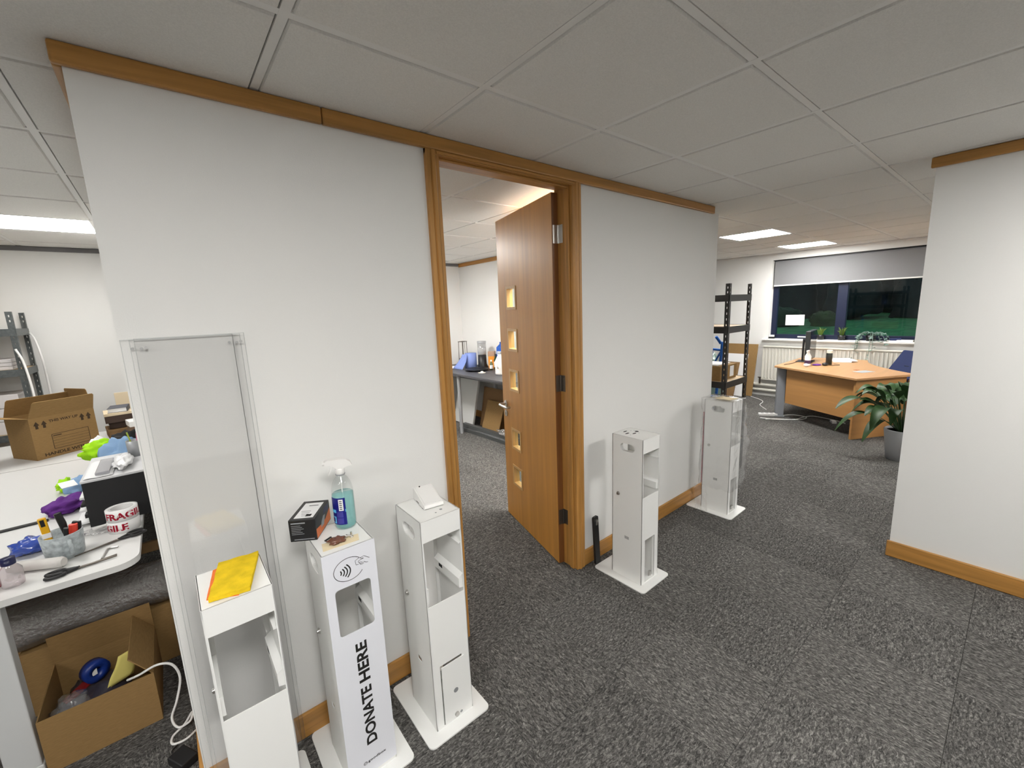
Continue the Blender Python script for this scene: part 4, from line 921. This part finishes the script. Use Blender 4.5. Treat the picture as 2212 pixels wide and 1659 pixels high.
tag(G().lathe([(0, .001), (.05, 0), (.055, .006), (.02, .010), (.018, .022), (0, .024)], 24).build('jar_lid', mat('cream_plastic', (.72, .70, .60), .45), T=TR(4.06, 2.87, ZI)), 'cream lid lying at the front of the dark table', 'lid')
tag(G().grid(lambda u, v: (4.0+.18*u, 3.57+.33*v, ZI+.006+.02*abs(noise.noise(Vector((u*4, v*4, 2))))), 8, 10).build('paper_sheets', PAPER, solid=.002), 'crumpled white papers at the left end of the dark table', 'paper')
# under the table
def leaning(name, x0, x1, y0, y1, zt, th, m, label, cat, axis='x', lean=.2):
    """board standing on the floor along y, leaning towards +x"""
    L_ = zt/math.cos(lean); o = G().box(-th/2, th/2, 0, y1-y0, 0, L_).build(name, m, bevel=.002); o.location = (x0, y0, .002+abs(th/2*math.sin(lean))); o.rotation_euler = (0, lean, 0); return tag(o, label, cat)
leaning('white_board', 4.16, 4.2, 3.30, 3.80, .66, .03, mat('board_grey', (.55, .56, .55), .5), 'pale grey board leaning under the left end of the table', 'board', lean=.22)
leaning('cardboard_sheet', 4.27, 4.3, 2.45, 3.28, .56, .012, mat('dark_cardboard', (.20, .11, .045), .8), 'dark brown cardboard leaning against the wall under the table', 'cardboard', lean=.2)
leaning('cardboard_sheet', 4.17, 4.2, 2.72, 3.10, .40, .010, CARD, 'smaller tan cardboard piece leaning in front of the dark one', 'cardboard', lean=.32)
for k, (x, y0, y1, z, label) in enumerate(((3.99, 2.1, 3.32, .001, 'grey metal length on the floor nearest the doorway'), (4.06, 2.15, 3.35, .001, 'second grey metal length on the floor under the table'), (4.03, 2.15, 3.30, .0485, 'grey metal length resting on top of two others'))):
    t = thing('metal_profile', label, 'metal length', (x, y0, z), math.radians(1.5)); L_ = y1-y0
    G().box(-.03, .03, 0, L_, 0, .004).box(-.03, -.026, 0, L_, .004, .045).box(.026, .03, 0, L_, .004, .045).build('channel', mat('dark_channel', (.10, .105, .105), .45, metal=.4), t); G().box(-.026, .026, .002, L_-.002, .041, .045).build('lid_strip', mat('dark_channel', (.1, .1, .1)), t)
crumple('plastic_wrap', 4.0, 2.36, .0945, .05, .11, .04, FILM, 'crumpled clear plastic on the metal lengths', 'plastic', 41, .6)
tag(G().grid(lambda u, v: (3.945+.045*u, 2.12+.8*v, .050+.012*abs(noise.noise(Vector((u*5, v*12, 3))))), 6, 30).build('plastic_sleeve', FILM), 'clear plastic sleeve lying along the nearest metal length', 'plastic')
# ================================================================== FAR OFFICE
RK = rack('black metal rack beyond the partition end', 4.735, .02, 0, .46, .92, 1.80, [.30, .92, 1.42, 1.70], RACKM, BOARDM)
pk = thing('parcel', 'brown parcel with white label on the middle shelf of the black rack', 'parcel', (4.95, .30, .9205), 0)
G().box(-.17, .17, -.21, .21, 0, .135).build('carton', CARD, pk, bevel=.003); G().box(-.171, .171, -.03, .03, .0, .1355).build('packing_tape', mat('brown_tape', (.20, .10, .035), .3), pk)
G().box(.03, .11, -.2106, -.21, .02, .12).build('label', PAPER, pk); G().box(-.12, .15, -.16, .16, .1355, .139).build('paper_top', PAPER, pk)
bn = thing('roller_banner', 'narrow blue banner with white lettering hanging behind the black rack', 'banner', (5.02, .36, 1.425), 0)
BNM = mat('banner_blue', (.055, .085, .24), .6)
G().box(-.004, .004, -.045, .045, 0, .26).build('panel', BNM, bn); 
for k, z in enumerate((.235, .19, .165)): G().box(-.0048, -.004, -.03+.008*k, .03-.006*k, z, z+.012).build('print_line', PAPER, bn)
G().box(-.02, .02, -.06, .06, 0, .006).build('foot', BLACK, bn)
# blue sack truck behind the rack
st = thing('sack_truck', 'bright blue sack truck standing behind the black rack', 'sack truck', (5.75, .72, 0), math.radians(-20)); st.rotation_euler = (0, .10, math.radians(-25))
for y in (-.15, .15): G().tube([(0, y, .12), (0, y, 1.10), (-.02, y*.92, 1.18), (-.08, y*.85, 1.25)], .016, n=10, smooth_n=3).build('upright', BLUE, st)
for z in (.25, .55, .85, 1.10): G().tube([(0, -.15, z), (0, .15, z)], .013, n=8).build('crossbar', BLUE, st)
G().tube([(0, -.0, .25), (0, 0, 1.1)], .012, n=8).build('centre_bar', BLUE, st); G().tube([(0, -.15, 1.1), (0, 0, .85), (0, .15, 1.1)], .012, n=8).build('brace', BLUE, st)
G().box(-.26, .0, -.2, .2, .035, .045).build('toe_plate', BLUE, st); G().box(-.02, .12, -.17, .17, .10, .20).build('axle_housing', BLUE, st)
for y in (-.22, .22): 
    G().lathe([(.03, -.03), (.10, -.035), (.115, -.02), (.115, .02), (.10, .035), (.03, .03)], 24, T=TR(.06, y, .121, rx=PI/2)).build('wheel', BLACKM, st); G().lathe([(0, -.032), (.03, -.032), (.03, .032), (0, .032)], 14, T=TR(.06, y, .121, rx=PI/2)).build('hub', GREYP, st)
tag(crumple('stuffed_bag', 6.50, 1.02, .0, .20, .22, .47, mat('bag_green', (.075, .115, .095), .35, coat=.3), None, None, 51, .22, 18), 'large dark green plastic sack behind the sack truck', 'sack')
tag(crumple('stuffed_bag', 6.95, 1.62, .0, .22, .24, .42, mat('bag_pale', (.30, .38, .34), .3, coat=.3), None, None, 52, .22, 18), 'pale green plastic sack behind the blue sack truck', 'sack')
def lean_y(name, x, y0, y1, h, th, m, label, cat, lean):
    o = G().box(-th/2, th/2, 0, y1-y0, 0, h).build(name, m, bevel=.002); o.location = (x, y0, .004+th*.1); o.rotation_euler = (0, lean, 0); return tag(o, label, cat)
lean_y('cardboard_sheet', 8.58, 1.25, 1.85, .90, .012, CARD, 'tall brown cardboard sheet leaning on the far wall', 'cardboard', .18)
lean_y('foam_board', 8.46, 1.36, 1.78, .74, .010, PAPER, 'white panel leaning in front of the tall cardboard sheet', 'board', .24)
lean_y('cardboard_sheet', 8.32, 1.45, 1.78, .62, .012, CARDIN, 'small tan cardboard piece leaning in front of the white panel', 'cardboard', .34)

# 120-degree desk
dk = thing('corner_desk', 'beech corner desk with modesty panel and grey metal leg by the window', 'desk', (0, 0, 0))
BEE = (.52, .285, .125)
BEECH = wood('beech_top', BEE, 'x', rough=.35, amt=.10, scale=.6, coat=.1); BEECHP = wood('beech_panel', (.50, .25, .085), 'x', rough=.4, amt=.12, scale=.6, coat=.1)
T1, T2, T3, T4, T5 = Vector((7.40, .53)), Vector((6.81, -.51)), Vector((7.51, -.90)), Vector((8.60, .54)), Vector((8.60, -.26))
ctrl = [T5, Vector((8.28, -.30)), Vector((7.98, -.44)), Vector((7.74, -.66)), T3]; inner = []
for k in range(13):
    t = k/12; b = [1*(1-t)**4, 4*t*(1-t)**3, 6*t*t*(1-t)**2, 4*t**3*(1-t), t**4]; p = sum((c*w_ for c, w_ in zip(ctrl, b)), Vector((0, 0))); inner.append((p.x, p.y))
G().prism([tuple(T1), tuple(T2)]+[tuple(T3)]+inner[::-1][1:]+[tuple(T4)], .705, .73).build('desktop', BEECH, dk, bevel=.003)
e1 = (T1-T2).normalized(); e2 = (T3-T2).normalized()
def panel(p, q, th, z0, z1, nm, m): 
    d = (q-p); a = math.atan2(d.y, d.x); G().box(0, d.length, 0, th, z0, z1).build(nm, m, dk, T=TR(p.x, p.y, 0, rz=a), bevel=.002)
A = T2+e1*.04+e2*.10
panel(A+e1*.02, A+e1*1.02, .018, .22, .70, 'modesty_panel', BEECHP)
panel(T2+e1*.04+e2*.04, T2+e1*.04+e2*.74, .025, 0, .705, 'end_panel', BEECHP)
panel(T4+Vector((-.04, -.06)), T4+Vector((-.04, -.74)), .025, 0, .705, 'end_panel', BEECHP)
panel(T1+Vector((.22, -.10)), T4+Vector((-.06, -.10)), .018, .22, .70, 'modesty_panel', BEECHP)
L1 = T1+Vector((.10, -.065))
G().box(-.035, .05, -.05, .05, .012, .705).box(-.05, .06, -.06, .06, 0, .012).build('leg', mat('desk_leg_grey', (.32, .335, .36), .45, metal=.2), dk, T=TR(L1.x, L1.y, 0, rz=math.radians(30)), bevel=.004)
ZD = .7305
pd = thing('drawer_pedestal', 'beech drawer unit under the right end of the corner desk', 'drawers', (7.66, -1.16, 0), math.radians(-30)); G().box(-.21, .21, -.25, .25, .02, .66).build('carcass', BEECHP, pd, bevel=.003)
for k in range(3): o = G().box(-.228, -.21, -.245, .245, .05+.20*k, .24+.20*k).build('drawer_front', BEECH, pd, bevel=.002); G().tube([(-.23, -.06, .20+.20*k), (-.25, -.06, .20+.20*k), (-.25, .06, .20+.20*k), (-.23, .06, .20+.20*k)], .005, n=8).build('handle', STEEL, o)
G().box(-.19, .19, -.23, .23, 0, .02).build('plinth', BLACK, pd)
# monitor seen edge-on
mn = thing('monitor', 'black flat monitor seen edge-on on the corner desk', 'monitor', (8.05, .30, ZD), math.radians(97))
G().box(-.03, .03, -.25, .25, .035, .455).build('screen_housing', mat('monitor_black', (.03, .035, .035), .4), mn, bevel=.008); G().box(-.032, -.030, -.24, .24, .045, .445).build('screen', mat('screen_glass', (.01, .01, .012), .1), mn)
G().box(.03, .075, -.03, .03, .28, .33).box(.075, .095, -.025, .025, .012, .33).build('stand', BLACK, mn, bevel=.003); G().box(-.05, .15, -.11, .11, 0, .012).build('foot', BLACK, mn, bevel=.004)
tag(G().tube([(7.93, .42, ZD+.004), (7.85, .42, ZD+.004), (7.7, .42, ZD+.004), (7.55, .46, ZD+.004)], .004, n=6, smooth_n=5).build('cable', BLACK), 'black monitor cable running along the corner desk', 'cable')
sp = thing('spray_bottle', 'white spray bottle with dark label on the corner desk', 'bottle', (7.62, .20, ZD)); G().lathe([(0, 0), (.036, 0), (.038, .01), (.038, .13), (.018, .17), (.016, .18)], 20).build('body', WHITEP, sp); G().lathe([(.0386, .03), (.0386, .075)], 20).build('dark_label', mat('plum_label', (.06, .03, .08), .5), sp); G().box(-.045, .025, -.012, .012, .185, .212).cyl((0, 0, .17), (0, 0, .19), .014, n=12).build('trigger_head', WHITEP, sp, bevel=.005); G().box(-.038, -.030, -.006, .006, .15, .19).build('trigger', WHITEP, sp)
can = thing('aerosol_can', 'black aerosol can with cream cap on the corner desk', 'can', (7.86, .02, ZD)); G().lathe([(0, 0), (.036, 0), (.036, .155), (.030, .165)], 20).build('body', mat('can_black', (.035, .04, .035), .3), can); G().lathe([(.034, .16), (.034, .195), (.030, .20), (0, .20)], 20).build('cap', mat('cream_plastic', (.72, .70, .60), .45), can)
crumple('mouse', 7.74, .03, ZD, .05, .035, .02, BLACK, 'black computer mouse beside the aerosol can', 'mouse', 61, .08)
crumple('pouch', 7.72, .12, ZD, .075, .05, .008, PURP, 'flat purple pouch between the spray bottle and aerosol can', 'pouch', 62, .2)
crumple('pouch', 7.50, .18, ZD, .03, .03, .022, WHITEP, 'small white pouch in front of the white spray bottle', 'pouch', 63, .3)
for k, (x, y, r_) in enumerate(((8.30, -.02, .3), (8.34, -.05, .5))): slab('paper_stack', x, y, ZD+.014*k, .30, .21, .013, r_, PAPER, ('lower', 'upper')[k]+' white paper stack at the back of the corner desk', 'papers')
tag(G().tube([(7.95, -.02, ZD+.003), (7.9, -.09, ZD+.003), (7.82, -.10, ZD+.003), (7.74, -.02, ZD+.003)], .0025, n=6, smooth_n=5).build('cable', BLACK), 'thin mouse cable curling on the corner desk', 'cable')
slab('desk_mat', 7.40, -.45, ZD, .20, .12, .002, -.5, mat('grey_mat', (.38, .40, .42), .5), 'grey glossy leaflet near the front corner of the desk', 'leaflet')
slab('sticky_note', 7.50, -.36, ZD, .06, .04, .002, -.3, mat('rust_note', (.42, .13, .06), .6), 'small rust-coloured note on the corner desk', 'note')
# radiator and pipes
rd = thing('radiator', 'cream ribbed radiator under the window', 'radiator', (8.76, 0, 0)); CRM = mat('radiator_cream', (.74, .72, .65), .4)
RY0, RY1, RZ0, RZ1 = -.62, 1.17, .285, .87
G().box(-.012, .0, RY0, RY1, RZ0, RZ1-.02).build('back_panel', CRM, rd, bevel=.004)
nr = 36
for k in range(nr):
    y0 = RY0+.015+(RY1-RY0-.03)*k/nr; G().box(-.028, -.012, y0+.005, y0+.028, RZ0+.03, RZ1-.035).build('rib', CRM, rd, bevel=.006, seg=1)
G().box(-.035, .03, RY0-.005, RY1+.005, RZ1-.022, RZ1).box(-.020, -.010, RY0, RY1, RZ0, RZ0+.03).build('top_grille', CRM, rd, bevel=.004); G().box(-.03, .03, RY1, RY1+.005, RZ0+.02, RZ1-.022).build('side_cover', CRM, rd)
G().box(.0, .068, .8, .83, .3, .8).box(.0, .068, -.3, -.27, .3, .8).build('bracket', GREYST, rd)
G().cyl((-.01, RY1+.03, .22), (-.01, RY1+.03, .33), .014, n=12).cyl((-.01, RY1, .32), (-.01, RY1+.06, .32), .010, n=10).build('valve', DARKST, rd)
for z, r_, x in ((.19, .028, 8.79), (.10, .024, 8.79)):
    tag(G().cyl((x, -2.5, z), (x, 3.9, z), r_, n=16).build('heating_pipe', CRM), ('upper' if z > .15 else 'lower')+' cream heating pipe running along the far wall', 'pipe')
# window sill things
def sill_plant(x, y, label):
    t = thing('potted_plant', label, 'plant', (x, y, WZ0+.0015), 0, 'small plants on the window sill'); rnd = random.Random(int(y*100)+9)
    G().lathe([(0, 0), (.042, 0), (.055, .075), (.050, .075), (.040, .01), (0, .01)], 18).build('pot', BLACK, t); G().lathe([(0, .066), (.05, .066)], 14).build('soil', mat('soil', (.03, .02, .012), .9), t)
    for k in range(26):
        a = rnd.uniform(0, 6.3); l = rnd.uniform(.07, .13); q = rnd.uniform(.02, .09); pt = [(.02*math.cos(a), .02*math.sin(a), .065), (.5*q*math.cos(a), .5*q*math.sin(a), .07+l*.7), (q*math.cos(a), q*math.sin(a), .07+l)]
        G().tube(pt, [.005, .006, .001], n=4).build('leaf', mat('sill_leaf', (.10, .17, .025), .5), t)
sill_plant(8.86, .40, 'small spiky plant in a black pot left of the mullion'); sill_plant(8.86, .13, 'small spiky plant in a black pot in front of the mullion')
tp = thing('trailing_plant', 'grey-green trailing plant hanging over the window sill', 'plant', (8.84, -.22, WZ0+.0015)); rnd = random.Random(5); TPM = mat('grey_green_leaf', (.17, .26, .22), .6)
G().lathe([(0, 0), (.05, 0), (.062, .08), (.057, .08), (0, .07)], 18).build('pot', BLACK, tp)
for k in range(12):
    a = math.radians(rnd.uniform(120, 240)) if k < 7 else rnd.uniform(0, 6.3); dz = rnd.uniform(-.35, -.05) if k < 7 else rnd.uniform(.0, .1); r0 = rnd.uniform(.12, .18)
    pts = [Vector((0, 0, .07)), Vector((.07*math.cos(a), .10*math.sin(a), .13)), Vector((r0*math.cos(a)*.9, r0*math.sin(a)*1.2, .06+dz*.2)), Vector((r0*math.cos(a), r0*math.sin(a)*1.3, dz))]
    g = G().tube(pts, .003, n=5, smooth_n=4)
    for q in range(14):
        t_ = q/13*3; i_ = min(2, int(t_)); p = pts[i_].lerp(pts[i_+1], t_-i_); s_ = rnd.uniform(.03, .05); R_ = Matrix.Rotation(rnd.uniform(0, 6.3), 3, 'Z') @ Matrix.Rotation(rnd.uniform(-1, 1), 3, 'X')
        g.add([p+R_ @ Vector(v)*s_ for v in ((0, 0, 0), (.5, -.4, .1), (1.2, 0, 0), (.5, .4, .1))], [(0, 1, 2, 3)])
    g.build('stem', TPM, tp)
for k, (y, r_) in enumerate(((-.485, .1), (-.60, -.05))): slab('paper_stack', 8.83, y, WZ0+.0015, .10, .17, .014+.01*k, r_, PAPER, ('white papers on the sill beside the trailing plant', 'thicker white papers on the sill next to the cream roll')[k], 'papers')
slab('eraser_pad', 8.85, -.49, WZ0+.0165, .08, .12, .03, .2, mat('navy_pad', (.02, .03, .10), .5), 'dark blue pad on the sill papers', 'pad')
tag(G().lathe([(.03, 0), (.062, 0), (.062, .05), (.03, .05), (.03, 0)], 28).build('masking_tape', mat('cream_tape', (.74, .70, .58), .6), T=TR(8.84, -.755, WZ0+.0015)), 'cream roll of masking tape at the right end of the sill', 'tape roll')
sc_ = thing('desk_gadget', 'small black and white gadget at the left end of the sill', 'gadget', (8.86, 1.09, WZ0+.0015)); G().box(-.03, .03, -.04, .04, 0, .03).build('base', BLACK, sc_); G().box(-.028, .028, -.03, .04, .03, .06).build('top', WHITEP, sc_, bevel=.004)
tag(G().box(fx0+.0285, fx0+.0295, .665, .935, 1.205, 1.375).build('window_notice', PAPER), 'white paper sheet stuck on the left window pane', 'paper')
# cables and power strip on the floor
ps = thing('power_strip', 'white power strip on the carpet by the grey desk leg', 'power strip', (7.42, .56, .0), math.radians(-52)); G().box(-.14, .14, -.027, .027, .001, .04).build('body', WHITEP, ps, bevel=.006)
for k in range(4): G().box(-.11+.06*k, -.075+.06*k, -.016, .016, .04, .0405).build('socket', GREYP, ps)
def fcable(pts, label): tag(G().tube([(x, y, .006) for x, y in pts], .0055, n=8, smooth_n=6).build('cable', WHITEP), label, 'cable')
fcable([(7.52, .44), (7.66, .33), (7.62, .16), (7.42, .20), (7.28, .42), (7.18, .52)], 'white cable looping in front of the power strip')
fcable([(7.20, .60), (7.26, .40), (7.40, .24), (7.58, .20), (7.75, .12), (7.70, -.12), (7.60, -.28)], 'white cable running under the corner desk')
fcable([(8.55, 1.25), (8.40, 1.05), (8.25, .95), (8.0, .90), (7.75, .72)], 'white cable on the carpet beside the radiator')
slab('cable_box', 7.56, -.16, .0, .10, .05, .03, .5, WHITEP, 'small white junction box on the floor under the desk', 'junction box')
# chair
oc = thing('office_chair', 'navy blue office chair leaning back behind the corner desk', 'chair', (8.02, -.50, 0), math.radians(141)); CH_ = mat('navy_fabric', (.012, .022, .085), .8, bump=.3, bump_scale=300)
G().grid(lambda u, v: (.25*(2*u-1), .24*(2*v-1), .47+.03*(1-(2*u-1)**2)*(1-(2*v-1)**2)), 10, 10).box(-.25, .25, -.24, .24, .42, .47).build('seat', CH_, oc, bevel=.015)
G().box(-.03, .03, -.22, .22, 0, .42).build('backrest', CH_, oc, T=TR(-.26, 0, .55, ry=-.62), bevel=.02, seg=3); G().box(-.35, -.15, -.03, .03, .40, .425).box(-.37, -.34, -.03, .03, .40, .72).build('back_stem', BLACK, oc)
G().cyl((0, 0, .10), (0, 0, .42), .028, n=14).build('gas_column', BLACK, oc)
for k in range(5):
    a = k*2*PI/5; l = G().tube([(0, 0, .11), (.27*math.cos(a), .27*math.sin(a), .07)], [.024, .016], n=8).build('base_spoke', BLACK, oc); G().cyl((.27*math.cos(a)-.02*math.sin(a), .27*math.sin(a)+.02*math.cos(a), .029), (.27*math.cos(a)+.02*math.sin(a), .27*math.sin(a)-.02*math.cos(a), .029), .028, n=12).build('castor', BLACKM, l)
# peace lily in a pale pot by the right wall end
pp = thing('peace_lily', 'large leafy green plant in a pale pot beyond the right wall end', 'plant', (6.47, -.98, 0)); rnd = random.Random(12)
G().lathe([(0, 0), (.11, 0), (.145, .30), (.138, .31), (.13, .30), (.105, .02), (0, .02)], 28).build('pot', mat('pale_pot', (.52, .53, .55), .45), pp); G().lathe([(0, .285), (.13, .285)], 20).build('soil', MATS['soil'], pp)
LF = mat('lily_leaf', (.022, .062, .014), .5, noise_scale=14, noise_amt=.35)
def lily(az, reach, hgt, droop, L_, wd):
    d = Vector((math.cos(az), math.sin(az), 0)); p0 = Vector((d.x*.04, d.y*.04, .29)); p1 = p0+d*reach*.35+Vector((0, 0, hgt*.75)); p2 = p0+d*reach*.7+Vector((0, 0, hgt)); p3 = p0+d*(reach)+Vector((0, 0, hgt-droop))
    def B(t): return p0*(1-t)**3+3*p1*t*(1-t)**2+3*p2*t*t*(1-t)+p3*t**3
    s0 = 1-L_; g = G().tube([B(s0*k/6) for k in range(7)], [.005-.0004*k for k in range(7)], n=6)
    sd = Vector((-d.y, d.x, 0))
    def f(u, v):
        t = s0+(1-s0)*v; w_ = 1.25*wd*math.sin(PI*min(1, v*.96+.02))**.75*(1-.35*v); x = (2*u-1); return B(t)+sd*w_*x+Vector((0, 0, .35*w_*x*x))
    g.grid(f, 4, 12); g.build('leaf', LF, pp)
lft = math.atan2(.63, -.776)
for a_, r_, h_, dr, L_, w_ in ((lft, .66, .46, .20, .45, .055), (lft+.35, .48, .40, .32, .55, .06), (lft-.4, .52, .26, .30, .55, .06), (lft-.15, .36, .50, .12, .6, .065), (lft+.9, .30, .52, .02, .6, .07), (lft-.9, .35, .46, .2, .6, .07), (lft+.1, .40, .20, .28, .6, .055)): lily(a_, r_, h_, dr, L_, w_)
for k in range(34): lily(rnd.uniform(0, 6.3), rnd.uniform(.14, .42), rnd.uniform(.28, .58), rnd.uniform(.0, .25), rnd.uniform(.5, .65), rnd.uniform(.045, .075))
# red and white striped tape edge behind the last stand
tag(G().box(XR+.014, XR+.06, .02, .05, .01, .72).build('striped_post', mat('striped', (.35, .03, .05), .5, noise_scale=60, noise_amt=.9)), 'thin dark red patterned strip standing at the partition end', 'strip')
